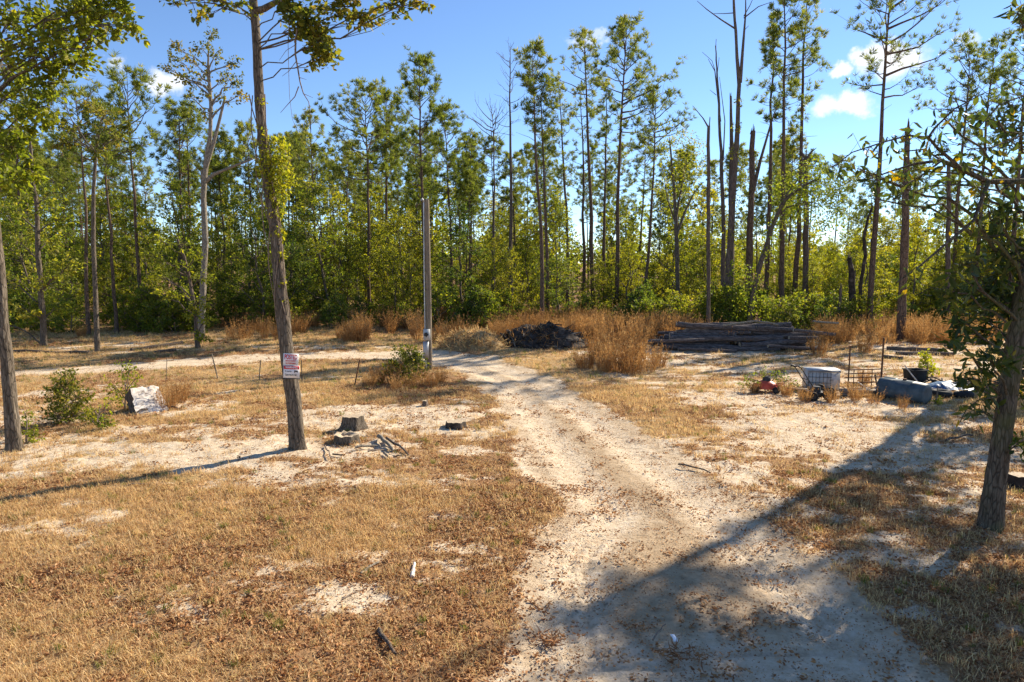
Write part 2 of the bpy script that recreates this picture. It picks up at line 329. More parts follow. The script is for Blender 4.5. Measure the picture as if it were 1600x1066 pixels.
def build_ground():
    def axis(fine_a, fine_b, st, far_a, far_b, g=1.09):
        c = list(np.arange(fine_a, fine_b, st)); s = st; x = fine_b
        while x < far_b: c.append(x); s *= g; x += s
        c.append(far_b); s = st; x = fine_a - st
        while x > far_a: c.insert(0, x); s *= g; x -= s
        c.insert(0, far_a); return np.array(c)
    ys = axis(4.5, 24, .07, -400, 2500, 1.035); xs = axis(-11, 11, .07, -2000, 2000, 1.04)
    X, Y = np.meshgrid(xs, ys); x, y = X.ravel(), Y.ravel()
    sd = road_sd(x, y); sand, lit, rm = ground_masks(x, y, sd)
    inr = sstep(-.1, .5, rm)
    rough = (fbm(x * 3, y * 3, 91, 4) - .5) * .085 * (1 - .75 * inr) + (fbm(x * 9, y * 9, 95, 2) - .5) * .022 * (1 - .6 * inr)
    z = hgt(x, y) + rough * sstep(60, 30, np.hypot(x, y)) - inr * .035
    # wheel ruts: two shallow tracks that follow the left and right sides of the drive, with a tread pattern in the near soft sand
    for off, wd in ((.95, .34), (2.75, .34)):
        z -= .05 * np.exp(-((sd - off) / wd) ** 2) * (y < 26) * inr
    tread = np.exp(-((sd - .95) / .42) ** 4) * (y < 9.6) * (y > 3)
    z += tread * .018 * np.sin(y * 2 * np.pi / .19 + np.sin(sd * 14) * 1.2) + tread * .020 * np.sin(sd * 2 * np.pi / .21)
    z += .10 * blob(x, y, *G(735, 548), 2.2, .9)
    packed = np.clip(.95 - .95 * np.exp(-((sd - .85) / .55) ** 2) - .85 * np.exp(-((sd - 2.75) / .42) ** 2) + .3 * (fbm(x * .7, y * .7, 61, 3) - .5), 0, 1) * (y < 30) * (.25 + .75 * sstep(-.1, .4, sd))
    V = np.stack([x, y, z], 1); nx = len(xs)
    i = (np.arange(len(ys) - 1)[:, None] * nx + np.arange(nx - 1)[None]).ravel()
    F = np.stack([i, i + 1, i + nx + 1, i + nx], 1)
    isroad = rm[F].mean(1) > 0
    for name, sel in (('ground', ~isroad), ('dirt_road', isroad)):
        f = F[sel]; used, inv = np.unique(f, return_inverse=True)
        a = Acc(); a.add(V[used], inv.reshape(-1, 4)); me = a.mesh(name, MT['ground'], True)
        for an, arr in (('sand', sand), ('litter', lit), ('packed', packed)):
            at = me.attributes.new(an, 'FLOAT', 'POINT'); at.data.foreach_set('value', arr[used].astype(np.float32))
        struct(link(name, me))
build_ground()

# ------------------------------------------------------------------ scattered stuff (instances on points)
def proto_coll(name, meshes):
    c = bpy.data.collections.new(name)
    for i, me in enumerate(meshes): c.objects.link(bpy.data.objects.new('%s_%d' % (name, i), me))
    return c
def scatter(name, pts, rot, scl, coll, nvar, label, cat, seed=0):
    n = len(pts); rng = np.random.default_rng(seed)
    me = bpy.data.meshes.new(name); me.vertices.add(n); me.vertices.foreach_set('co', np.asarray(pts, np.float32).ravel())
    for an, ty, arr, key in (('rot', 'FLOAT_VECTOR', rot, 'vector'), ('scl', 'FLOAT', scl, 'value'), ('idx', 'INT', rng.integers(0, nvar, n), 'value')):
        a = me.attributes.new(an, ty, 'POINT'); a.data.foreach_set(key, np.asarray(arr, np.int32 if ty == 'INT' else np.float32).ravel())
    o = link(name, me); o['kind'] = 'stuff'; o['label'] = label; o['category'] = cat
    ng = bpy.data.node_groups.new(name, 'GeometryNodeTree')
    ng.interface.new_socket('Geometry', in_out='INPUT', socket_type='NodeSocketGeometry'); ng.interface.new_socket('Geometry', in_out='OUTPUT', socket_type='NodeSocketGeometry')
    N, L = ng.nodes, ng.links; gi, go = N.new('NodeGroupInput'), N.new('NodeGroupOutput'); ip = N.new('GeometryNodeInstanceOnPoints'); ci = N.new('GeometryNodeCollectionInfo')
    ci.inputs['Collection'].default_value = coll; ci.inputs['Separate Children'].default_value = True; ci.inputs['Reset Children'].default_value = True
    def na(nm, dt): x = N.new('GeometryNodeInputNamedAttribute'); x.data_type = dt; x.inputs['Name'].default_value = nm; return x.outputs['Attribute']
    ip.inputs['Pick Instance'].default_value = True
    L.new(gi.outputs[0], ip.inputs['Points']); L.new(ci.outputs[0], ip.inputs['Instance']); L.new(na('idx', 'INT'), ip.inputs['Instance Index'])
    L.new(na('rot', 'FLOAT_VECTOR'), ip.inputs['Rotation']); L.new(na('scl', 'FLOAT'), ip.inputs['Scale']); L.new(ip.outputs[0], go.inputs[0])
    o.modifiers.new('scatter', 'NODES').node_group = ng
    return o
def grass_mesh(name, seed, mt, nb, rad, hmin, hmax, lean, w):
    rng = np.random.default_rng(seed); a = Acc()
    ang = rng.uniform(0, 2 * np.pi, nb); rr = rad * np.sqrt(rng.uniform(0, 1, nb)); b = np.stack([rr * np.cos(ang), rr * np.sin(ang), -.01 + 0 * rr], 1)
    h = rng.uniform(hmin, hmax, nb)[:, None]; la = rng.uniform(0, 2 * np.pi, nb); d = np.stack([np.cos(la), np.sin(la), 0 * la], 1)
    l = (lean * rng.uniform(.3, 1.3, nb))[:, None]; s = np.stack([-np.sin(la), np.cos(la), 0 * la], 1) * w
    up = np.array([[0, 0, 1.]])
    m = b + up * h * .65 * np.cos(l * .6) + d * h * .65 * np.sin(l * .6); t = m + up * h * .5 * np.cos(l * 1.25) + d * h * .5 * np.sin(l * 1.25)
    V = np.stack([b - s, b + s, m + s * .8, m - s * .8, t], 1).reshape(-1, 3); i = np.arange(nb)[:, None] * 5
    tt = rng.uniform(0, 1, nb)
    a.add(V, i + np.array([[0, 1, 2, 3]]), tt); a.add(np.zeros((0, 3)), np.zeros((0, 3), int), .5)
    a.F.append(i + np.array([[3, 2, 4]])); a.T.append(tt); return a.mesh(name, mt)
def litter_mesh(name, seed, n=16, rad=.22, size=.05):
    rng = np.random.default_rng(seed); a = Acc()
    p = np.stack([rng.normal(0, rad * .5, n), rng.normal(0, rad * .5, n), rng.uniform(.004, .022, n)], 1)
    d = np.stack([rng.normal(size=n), rng.normal(size=n), rng.normal(0, .25, n)], 1)
    leaves(a, p, d, size * rng.uniform(.6, 1.3, n), .5, rng.uniform(0, 1, n), rng, .4); return a.mesh(name, MT['litter'])
def view_pts(n, y0, y1, rng, margin=1.12):
    # even over the ground inside a wedge a little wider than the picture
    y = np.sqrt(rng.uniform(y0 * y0, y1 * y1, n)); x = rng.uniform(-1, 1, n) * (.76 * y * margin + .6); return x, y
def build_scatter():
    rng = np.random.default_rng(5)
    straw = proto_coll('straw_tuft', [grass_mesh('straw_tuft', i, MT['straw'], 18, .13, .045, .13, 1.45, .0042) for i in range(5)])
    tall = proto_coll('tall_tuft', [grass_mesh('tall_tuft', 30 + i, MT['straw'], 26, .10, .08, .20, .95, .0036) for i in range(3)])
    gren = proto_coll('green_tuft', [grass_mesh('green_tuft', 20 + i, MT['greengrass'], 26, .08, .06, .16, .8, .004) for i in range(3)])
    litt = proto_coll('leaf_patch', [litter_mesh('leaf_patch', 40 + i) for i in range(6)])
    bits = proto_coll('debris_bits', [litter_mesh('debris_bits', 60 + i, 22, .34, .026) for i in range(5)])
    for name, coll, nv, bands, fn, label, cat, sc in (
        ('ground_debris', bits, 5, ((5, 12, 3600), (12, 22, 3600), (22, 36, 2400)), lambda s, l, r: .25 + .75 * sstep(.42, .6, fbm(0 * r + np.arange(len(r)) * .37, r, 7, 2)), 'small bark and leaf crumbs scattered over the sand', 'debris', (.6, 1.4)),
        ('dry_grass', straw, 5, ((5, 12, 22000), (12, 22, 26000), (22, 42, 22000)), lambda s, l, r: (1 - s) * (1 - .72 * l) * (r < .05) + .07 * (r < .1), 'short flattened straw-coloured grass covering the clearing', 'grass', (.7, 1.35)),
        ('tall_dry_grass', tall, 3, ((5, 14, 700), (14, 26, 2200), (26, 44, 5000)), lambda s, l, r: (1 - s) * (r < -.1) * .6, 'taller wispy dry grass tufts scattered over the clearing', 'grass', (.5, 1.2)),
        ('green_grass', gren, 3, ((5, 14, 1500), (14, 26, 2600), (26, 46, 7000)), lambda s, l, r: (1 - s) * (r < -.1) * .55, 'small green grass tufts sprouting among the dry grass', 'grass', (.4, 1.0)),
        ('leaf_litter', litt, 6, ((5, 12, 11000), (12, 22, 12000), (22, 44, 14000)), lambda s, l, r: np.clip(.10 + l * 1.0, 0, 1) * (1 - .88 * s) + .008, 'brown fallen leaves strewn over grass and sand', 'leaf litter', (.7, 1.3))):
        PT = []
        for y0, y1, n in bands:
            x, y = view_pts(n, y0, y1, rng); s, l, r = ground_masks(x, y); k = rng.uniform(0, 1, n) < fn(s, l, r)
            PT.append(np.stack([x[k], y[k]], 1))
        p = np.concatenate(PT); n = len(p); rm = road_mask(p[:, 0], p[:, 1])
        z = hgt(p[:, 0], p[:, 1]) + (fbm(p[:, 0] * 3, p[:, 1] * 3, 91, 4) - .5) * .085 * (1 - .75 * sstep(-.1, .5, rm)) - .035 * sstep(-.1, .5, rm)
        grow = np.clip(.75 + p[:, 1] / 80, .75, 1.15)
        scatter(name, np.column_stack([p, z]), np.column_stack([rng.normal(0, .08, n), rng.normal(0, .08, n), rng.uniform(0, 6.28, n)]), rng.uniform(*sc, n) * grow, coll, nv, label, cat)
build_scatter()

# ------------------------------------------------------------------ trees
def pine_mesh(seed, H, cb, cw, dens=1., lean=(0, 0), dead=False, asym=0, r0=None, stubs=10):
    rng = np.random.default_rng(seed); T, C = Acc(), Acc(); C0 = C
    n = 12; s = np.linspace(0, 1, n); r0 = r0 or H * .0088
    wob = np.cumsum(rng.normal(0, .045, (n, 2)), 0); wob -= wob[0]
    tp = np.column_stack([lean[0] * s ** 1.3 + wob[:, 0], lean[1] * s ** 1.3 + wob[:, 1], H * s])
    tp[0, 2] = -.15
    rad = r0 * ((1 - s) ** .75 * .95 + .05); rad[0] *= 1.3
    tube(T, tp, rad, 9, True, .5, .06, rng)
    def at(z): return np.array([np.interp(z, tp[:, 2], tp[:, 0]), np.interp(z, tp[:, 2], tp[:, 1]), z])
    nb = int((26 + 2.1 * (H - cb)) * (dens ** .5)); hole = rng.uniform(0, 6.28)
    pos, dr = [], []
    for i in range(nb):
        u = (i + rng.uniform(0, 1)) / nb; z = cb + (H - cb) * u ** .9 * .985
        prof = math.sqrt(max(0, 1 - u ** 2.6)) * (.62 + .5 * math.sin(min(1, u * 1.7) * math.pi * .62)) + .10
        az = i * 2.4 + rng.normal(0, .5); Lb = cw * .5 * prof * rng.uniform(.55, 1.12) * (1 + asym * math.cos(az))
        if u < .25 and rng.uniform() < .35: Lb *= .5
        el = R(12 + 45 * u + rng.normal(0, 9)); a = at(z)
        d = np.array([math.cos(az) * math.cos(el), math.sin(az) * math.cos(el), math.sin(el)])
        e = a + d * Lb; pts = curve_pts(a, e, (0, 0, -.07 + .0 * u), 5, rng, .035)
        tube(T, pts, np.linspace(max(.012, .019 * Lb), .007, 5), 4, False)
        for j in range(int(2 + Lb * 1.5 * (.8 if dead else 1))):
            f = rng.uniform(.32, 1.0); q = a + (e - a) * f; q = pts[min(4, int(f * 4))] * (1 - (f * 4 % 1)) + pts[min(4, int(f * 4) + 1)] * (f * 4 % 1) if f < 1 else e
            sd_ = unit(d + rng.normal(0, .55, 3) + np.array([0, 0, .35])); sl_ = Lb * rng.uniform(.16, .36) + .15
            e2 = q + sd_ * sl_; tube(T, np.array([q, (q + e2) / 2 + rng.normal(0, .02, 3), e2]), [.010, .008, .005], 3, False)
            if not dead:
                m = int(rng.integers(2, 5) * dens + .5)
                for k in range(m):
                    g = rng.uniform(.35, 1.05); pos.append(q + (e2 - q) * g + rng.normal(0, .07, 3)); dr.append(sd_ + np.array([0, 0, .3]))
        if not dead:
            for k in range(int(2 * dens + .6)): pos.append(e + rng.normal(0, .10, 3)); dr.append(d + np.array([0, 0, .4]))
    for i in range(stubs):
        z = rng.uniform(.25 * H, cb) if cb > .3 * H else cb; az = rng.uniform(0, 6.28); a = at(z); Ls = rng.uniform(.3, 1.6)
        e = a + np.array([math.cos(az) * Ls, math.sin(az) * Ls, rng.uniform(-.1, .5) * Ls]); tube(T, curve_pts(a, e, (0, 0, .05), 4, rng), np.linspace(.02, .006, 4), 3, False)
    if len(pos):
        pos, dr = np.array(pos), np.array(dr); h = (pos[:, 2] - cb) / (H - cb)
        needles(C, pos, dr, .34, 15, rng, .036, np.clip(.34 + .22 * rng.normal(size=len(pos)) * .7 + .15 * (h - .5), 0, 1))
    return T, (C if len(pos) else None)

def blob_tree(seed, trunk, rad, blobs, leaf=.14, asp=.5, tint=(.45, .2), lmb=.05, sides=9, base=None, twig_r=.006, rise=.55):
    """trunk polyline + limbs to leafy masses; a blob is (centre, radius xyz, twigs, leaves per twig)"""
    rng = np.random.default_rng(seed); T, C = Acc(), Acc(); tp = np.asarray(trunk, float)
    if len(tp): tube(T, tp, rad, sides, True, .5, .05, rng)
    LP, LD, LT = [], [], []
    for c, r, nt, nl in blobs:
        c = np.asarray(c, float); r = np.broadcast_to(np.asarray(r, float), (3,))
        dd = np.linalg.norm((tp - c)[:, :2], axis=1); cost = np.abs(tp[:, 2] - (c[2] - rise * dd - .2)) + .3 * dd; k = int(np.argmin(cost)); a = tp[k]
        lr = min(rad[k] * .7, lmb * (.5 + .3 * np.linalg.norm(c - a)))
        lp = curve_pts(a, c, (0, 0, rng.uniform(-.02, .12)), 7, rng, .04); tube(T, lp, np.linspace(max(lr, .012), .010, 7), 6, False)
        bt = rng.normal(0, .10)
        for i in range(nt):
            st = lp[int(rng.integers(3, 7))]; e = c + r * unit(rng.normal(size=3)) * rng.uniform(.35, 1) ** .5
            tw = curve_pts(st, e, (0, 0, -.03), 4, rng, .05); tube(T, tw, np.linspace(twig_r * 1.4, twig_r * .5, 4), 3, False)
            f = rng.uniform(.25, 1.0, nl) ** .7; ix = np.minimum((f * 3).astype(int), 2); fr = (f * 3 - ix)[:, None]
            q = tw[ix] * (1 - fr) + tw[ix + 1] * fr + rng.normal(0, .35 * leaf, (nl, 3)) + rng.normal(0, .06, 3)
            LP.append(q); LD.append(unit(e - st) * .6 + rng.normal(0, .7, (nl, 3)) + np.array([0, 0, -.25])); LT.append(np.clip(tint[0] + bt + tint[1] * rng.normal(size=nl), 0, 1))
    if LP:
        n = sum(map(len, LP)); leaves(C, np.concatenate(LP), np.concatenate(LD), leaf * rng.uniform(.5, 1.3, n), asp, np.concatenate(LT), rng)
    return T, (C if LP else None)

def broad_mesh(seed, H, W, nblob=16, low=.15, leaf=.15, tw=10, nl=13, tint=(.45, .2), stems=1):
    rng = np.random.default_rng(seed); n = 8; s = np.linspace(0, 1, n)
    lx, ly = rng.normal(0, .07 * H, 2); tr = np.column_stack([lx * s ** 1.4, ly * s ** 1.4, H * .93 * s]); tr[1:] += rng.normal(0, .012 * H, (n - 1, 3)) * [1, 1, 0]; tr[0, 2] = -.12
    bl = []
    for i in range(nblob):
        u = low + (1 - low) * (i + rng.uniform(0, 1)) / nblob; env = (math.sin(math.pi * min(1, .12 + .88 * u)) ** .6) * .5 * W * (1.15 - .35 * u)
        az = i * 2.4 + rng.normal(0, .6); rr = env * rng.uniform(.25, .95); cx = np.interp(u * H, tr[:, 2], tr[:, 0]); cy = np.interp(u * H, tr[:, 2], tr[:, 1])
        b = W * rng.uniform(.14, .24); bl.append((np.array([cx + rr * math.cos(az), cy + rr * math.sin(az), u * H]), (b, b, b * .75), tw, nl))
    return blob_tree(seed + 1, tr, H * .011 * (1 - s) + .012, bl, leaf, .5, tint, .03, 6)

def tree_obj(name, label, T, C, loc, bark, leafm, rz=0, group=None, scale=1, cat='tree', crown='crown'):
    t = thing(name, label, cat, loc, rz, group, scale)
    link('trunk', T.mesh('trunk', MT[bark], True), t)
    if C: stuffpart(link(crown, C.mesh(crown, MT[leafm]), t))
    return t
def copy_tree(o, loc, rz, label, scale, group=None):
    c = o.copy(); COL.objects.link(c); c.location = tuple(loc); c.rotation_euler = (0, 0, rz); c.scale = (scale[0], scale[0], scale[1]); c['label'] = label
    if group: c['group'] = group
    for ch in list(o.children):
        k = ch.copy(); COL.objects.link(k); k.parent = c
    return c
def base_at(px, Y):   # ground point in image column px (at the base) and Y metres ahead
    t = Y * math.cos(PITCH) + CAM_H * math.sin(PITCH); x = (px - 800) / FPX * t; return np.array([x, Y, gz(x, Y)])
def height_at(py, Y): return P(800, py, Y)[2]

KEY = [  # base px, Y, top py, crown bottom py, crown width px, density, lean px at top, dead, asym, label
    (138, 37.5, 150, 250, 120, .6, -10, 0, 0, 'thick reddish pine trunk at the left forest edge beside a small sedge tuft'),
    (182, 38.5, 175, 290, 100, .7, -12, 0, 0, 'slim pine just right of the thick reddish left pine'),
    (221, 41, 128, 270, 115, .8, -10, 0, 0, 'straight dark pine left of the pale forked broadleaf tree'),
    (284, 52, 168, 300, 75, 1, 2, 0, 0, 'left one of the close pair of pines behind the pale forked tree'),
    (295, 53, 178, 300, 70, .9, 4, 0, 0, 'right one of the close pair of pines behind the pale forked tree'),
    (352, 56, 215, 320, 65, .9, -6, 0, 0, 'small-crowned pine between the pale forked tree and the posted tree'),
    (498, 54, 185, 330, 75, .8, -10, 0, 0, 'pine with a small dark crown just right of the vine-wrapped tree'),
    (578, 49, 145, 300, 112, 1.1, -4, 0, 0, 'round-crowned pine left of the utility pole with long bare limbs'),
    (606, 52, 152, 280, 80, 1, 0, 0, .2, 'pine standing close right of the round-crowned pine left of the pole'),
    (663, 47, 97, 330, 100, 1.15, -8, 0, 0, 'tall dense pine rising directly behind the utility pole'),
    (706, 56, 172, 310, 70, 1, -10, 0, .2, 'bushy pine just right of the tall pine behind the pole'),
    (772, 50, 170, 250, 90, .5, -4, 1, -.3, 'dead leafless pine with crooked limbs right of the utility pole'),
    (797, 48, 72, 210, 62, .5, -2, 1, 0, 'tall dead bare pine with short upswept limbs in the centre'),
    (846, 42, 80, 215, 72, .8, -14, 0, 0, 'tall pine with an open round top behind the dark brush pile'),
    (855, 44, 120, 260, 45, .6, -14, 0, 0, 'thin pine touching the open-topped pine behind the brush pile'),
    (886, 52, 125, 290, 42, .55, -12, 0, 0, 'skinny sparse pine right of the open-topped pine'),
    (911, 54, 140, 330, 55, .4, -10, 0, 0, 'sparse almost bare pine left of the tuft-topped pine'),
    (926, 50, 53, 190, 70, .7, -10, 0, -.35, 'tall pine with a small tuft at its top and one long left limb'),
    (946, 53, 130, 300, 42, .6, -2, 0, 0, 'thin pine with scant needles between the two tallest centre pines'),
    (962, 48, 37, 225, 118, 1.1, 9, 0, .25, 'tallest round-headed pine in the centre with a broad crown'),
    (1006, 47, 150, 250, 90, .6, 8, 0, .2, 'crooked pine with spreading bare limbs right of the tallest centre pine'),
    (1193, 46, 25, 190, 40, .7, 4, 0, -.2, 'slender pine in the right cluster with a narrow leafy top'),
    (1222, 43, -25, 205, 75, .85, 0, 0, .2, 'straight dark pine of the right cluster running out of the picture top'),
    (1240, 45, -20, 190, 55, .7, 6, 0, .3, 'thin pine right beside the straight dark pine of the right cluster'),
    (1357, 40, -55, 160, 160, .62, 22, 0, .35, 'lone tall pine on the right with limbs reaching far right'),
    (1484, 44, 80, 250, 105, .7, 16, 0, 0, 'pine with an open crown behind the big-leaved tree branches'),
    (1520, 46, 70, 240, 75, .7, 20, 0, 0, 'pine near the right edge with a thin upright crown'),
    (1572, 42, 30, 200, 95, .8, 20, 0, 0, 'pine at the far right edge above the big-leaved tree'),
    (40, 46, 120, 300, 110, .9, -4, 0, 0, 'pine behind the spreading oak crown at the left edge'),
    (400, 58, 200, 320, 70, .9, -4, 0, 0, 'pine half hidden behind the vine-wrapped posted tree'),
    (735, 60, 215, 330, 60, .8, 0, 0, 0, 'short-crowned pine between the pole and the dead crooked pine'),
    (452, 60, 230, 340, 80, 1, 0, 0, 0, 'low-crowned pine just right of the posted tree'),
    (540, 62, 230, 350, 70, 1, 0, 0, 0, 'low pine left of the round-crowned pine'),
]
def build_key_pines():
    for i, (px, Y, ty, cby, cwpx, dn, lean, dead, asym, lab) in enumerate(KEY):
        b = base_at(px, Y); H = height_at(ty, Y) - b[2]; cb = height_at(cby, Y) - b[2]
        nat = (px - 800) / FPX * math.sin(PITCH) * -H                    # sideways drift of a plumb trunk in the picture
        lx = lean / FPX * Y + nat * .6
        T, C = pine_mesh(100 + i * 7, H, cb, cwpx / FPX * Y, dn * 1.05, (lx, 0), bool(dead), asym)
        tree_obj('dead_pine' if dead else 'pine_tree', lab, T, C, b, 'dead_bark' if dead else 'pine_bark', 'pine_needles', 0, 'pines standing along the forest edge')
build_key_pines()

def build_background():
    rng = np.random.default_rng(77); protos = []
    for i in range(10):
        H = 16.; T, C = pine_mesh(900 + i, H, H * rng.uniform(.54, .70), rng.uniform(2.5, 4.0), rng.uniform(.85, 1.2), (rng.normal(0, .3), 0), False, 0, .12, 6)
        protos.append((T.mesh('trunk', MT['pine_bark'], True), C.mesh('crown', MT['pine_needles'])))
    marks = [(20, 'the left-edge oak trunk'), (138, 'the thick reddish pine'), (222, 'the straight dark left pine'), (315, 'the pale forked tree'), (445, 'the posted tree'), (578, 'the round-crowned pine'), (668, 'the utility pole'), (730, 'the pine right of the pole'), (797, 'the tall dead pine'), (848, 'the open-topped pine'), (905, 'the sparse pine'), (962, 'the tallest centre pine'), (1010, 'the crooked pine'), (1060, 'the arching forked tree'), (1107, 'the grey dead pole'), (1145, 'the vine-wrapped twin trunk'), (1190, 'the slender right pine'), (1230, 'the straight dark right pine'), (1260, 'the claw-topped snag'), (1357, 'the lone tall pine'), (1410, 'the thick broken trunk'), (1482, 'the open-crowned right pine'), (1572, 'the right-edge pine')]
    def near(px):
        m = min(marks, key=lambda q: abs(q[0] - px)); return ('just ' if abs(m[0] - px) < 22 else '') + ('left of ' if px < m[0] else 'right of ') + m[1]
    def section(px): return 'left of the posted tree' if px < 440 else 'around the utility pole' if px < 760 else 'in the middle of the picture' if px < 1090 else 'on the right side'
    n = 0
    for k in range(195):
        px = rng.uniform(-60, 1660); Y = rng.uniform(52, 120)
        if px > 1260 and rng.uniform() < .6: continue
        if 1080 < px < 1260 and rng.uniform() < .25: continue
        b = base_at(px, Y); me = protos[rng.integers(10)]
        topy = rng.uniform(205, 330) if px < 1250 else rng.uniform(240, 350)
        H = min(max(height_at(topy, Y), 9), 24); s = H / 16.
        t = thing('background_pine', '%s slender pine %s, %s' % ('tall' if topy < 250 else 'middling' if topy < 290 else 'low', 'far back' if Y > 85 else 'in the middle rows', near(px)), 'tree', b, rng.uniform(0, 6.28), 'slender pines deep in the forest')
        t.scale = (s ** .75,) * 2 + (s,)
        link('trunk', me[0], t); stuffpart(link('crown', me[1], t)); n += 1
    # undergrowth: young broadleaf trees and shrubs along the edge
    kinds = []
    for i in range(5): kinds.append((broad_mesh(300 + i, 7., 4.2, 22, .12, .125, 12, 16, (.5, .2)), 'leaf_yellow', 'yellow-green young broadleaf tree'))
    for i in range(4): kinds.append((broad_mesh(340 + i, 7., 4.0, 22, .10, .125, 12, 16, (.45, .2)), 'leaf_green', 'mid-green young broadleaf tree'))
    for i in range(3): kinds.append((broad_mesh(380 + i, 7., 4.6, 24, .05, .13, 12, 18, (.35, .2)), 'leaf_dark', 'dark green bushy evergreen tree'))
    kinds = [((T.mesh('trunk', MT['oak_bark'], True), C.mesh('crown', MT[lm])), lab) for (T, C), lm, lab in kinds]
    shr = [broad_mesh(420 + i, 2.0, 2.6, 13, .1, .13, 11, 14, (.5, .22)) for i in range(4)]
    shr = [(T.mesh('stem', MT['twig'], True), C.mesh('foliage', MT['leaf_green'] if i < 2 else MT['leaf_dark'])) for i, (T, C) in enumerate(shr)]
    for k in range(215):
        px = rng.uniform(-80, 1680)
        left = px < 520
        Y = rng.uniform(43, 66) if not left else rng.uniform(40, 64)
        if k > 170: Y = rng.uniform(62, 90)
        pr = [.28, .50, .22] if left else ([.6, .34, .06] if px < 1080 else [.66, .3, .04])
        kd = rng.choice(3, p=pr); ms, lab = kinds[(rng.integers(0, 5), rng.integers(5, 9), rng.integers(9, 12))[kd]]
        b = base_at(px, Y)
        ty = rng.uniform(275, 410) if left else rng.uniform(285, 430) if px < 1080 else rng.uniform(325, 450)
        H = max(height_at(ty, Y), 2.5); t = thing('young_tree', '%s %s %s %s' % ('small' if H < 5 else 'tall' if H > 8 else 'mid-sized', lab, 'far behind,' if Y > 66 else 'behind,' if Y > 54 else 'in front,', near(px)), 'tree', b, rng.uniform(0, 6.28), lab + 's in the undergrowth')
        w = H / 7 * rng.uniform(.85, 1.2); w = max(w, .65); t.scale = (w, w, H / 7.)
        link('trunk', ms[0], t); stuffpart(link('crown', ms[1], t))
    for k in range(130):
        px = rng.uniform(-60, 1660); Y = rng.uniform(38.5, 46) + (2.5 if 340 < px < 1000 else 0); b = base_at(px, Y); ms = shr[rng.integers(4)]; s = rng.uniform(.6, 1.25)
        t = thing('edge_shrub', '%s leafy shrub %s, %s' % ('low' if s < .85 else 'broad' if s < 1.05 else 'large', 'at the forest foot' if Y < 42 else 'just inside the forest', near(px)), 'shrub', b, rng.uniform(0, 6.28), 'low shrubs along the forest edge', s)
        link('stem', ms[0], t); stuffpart(link('foliage', ms[1], t))
    for k in range(95):
        px = rng.uniform(-60, 1660); Y = rng.uniform(48, 92); b = base_at(px, Y); kd = rng.choice(3, p=[.45, .4, .15]); ms, lab = kinds[(rng.integers(0, 5), rng.integers(5, 9), rng.integers(9, 12))[kd]]; H = rng.uniform(2.2, 4.4)
        t = thing('thicket_shrub', 'knee-high %s thicket %s, %s' % (('yellow-green', 'mid-green', 'dark green')[kd], 'far back' if Y > 75 else 'among the back trunks' if Y > 60 else 'among the front trunks', near(px)), 'shrub', b, rng.uniform(0, 6.28), 'thickets on the forest floor'); w = rng.uniform(.6, 1.0); t.scale = (w, w, H / 7.)
        t['label'] = t['label'].replace('knee-high', 'waist-high' if H < 3 else 'head-high')
        link('trunk', ms[0], t); stuffpart(link('crown', ms[1], t))
    # the far wood that reads as one mass
    A = Acc(); Tk = Acc()
    for k in range(520):
        Y = rng.uniform(100, 210); x = rng.uniform(-1.05, 1.05) * Y; H = rng.uniform(5, 10) if rng.uniform() < .75 else rng.uniform(10, 16)
        if x < 0: H *= 1.15
        m = 130; c = np.array([x, Y, 0]); q = unit(rng.normal(size=(m, 3))) * rng.uniform(.4, 1, (m, 1)) * [2.6, 2.6, H * .42] + [0, 0, H * .58] + c
        leaves(A, q, rng.normal(size=(m, 3)), rng.uniform(.35, .85, m), .8, np.clip(rng.normal(.4, .16, m), 0, 1), rng)
        tube(Tk, np.array([c, c + [0, 0, H * .5], c + [rng.normal(0, .3), 0, H * .95]]), [.16, .12, .04], 4, False)
    o = link('distant_forest', A.mesh('distant_forest', MT['leaf_green'])); o['kind'] = 'stuff'; o['label'] = 'far green woodland seen between the trunks'; o['category'] = 'forest'
    stuffpart(link('trunks', Tk.mesh('trunks', MT['pine_bark']), o))
build_background()

# ---- near trees
def px_path(pts, Y): return np.array([P(a, b, y) if np.ndim(y) == 0 else None for (a, b), y in zip(pts, np.broadcast_to(Y, (len(pts),)))])
def local_tree(name, label, seed, path_px, Y, radpx, blobs_px, bark, leafm, leaf, asp=.5, tint=(.45, .2), lmb=.05, extra=(), group=None, rise=.55, limbs=()):
    """trunk measured in the photograph at its real distance; blobs: px, py, depth, radius px, twigs, leaves"""
    tp = px_path(path_px, Y); bx, by = tp[0, 0], tp[0, 1]; g = gz(bx, by); tp[0, 2] = g - .12
    o = np.array([bx, by, g]); d = tp[:, 1]
    rad = np.array(radpx) / FPX * d * .5
    # finer path
    s = np.linspace(0, 1, len(tp)); s2 = np.linspace(0, 1, len(tp) * 9); tp2 = np.stack([np.interp(s2, s, tp[:, i]) for i in range(3)], 1); r2 = np.interp(s2, s, rad)
    rg = np.random.default_rng(seed + 5); tp2[1:-1] += (np.stack([vnoise(s2 * 9, s2 * 0 + q, seed) for q in range(3)], 1) - .5)[1:-1] * .06
    bl = [(P(a, b, y) - o, np.array([r, r, r * .85]) / FPX * y, nt, nl) for a, b, y, r, nt, nl in blobs_px] + [(np.array(c) - o, r, nt, nl) for c, r, nt, nl in extra]
    T, C = blob_tree(seed, tp2 - o, r2, bl, leaf, asp, tint, lmb, 26, rise=rise)
    for pts, r0 in limbs: tube(T, np.array([P(a, b, y) - o for a, b, y in pts]), np.linspace(r0, .012, len(pts)), 8, True, .5, .05, rg)
    return tree_obj(name, label, T, C, o, bark, leafm, 0, group), o

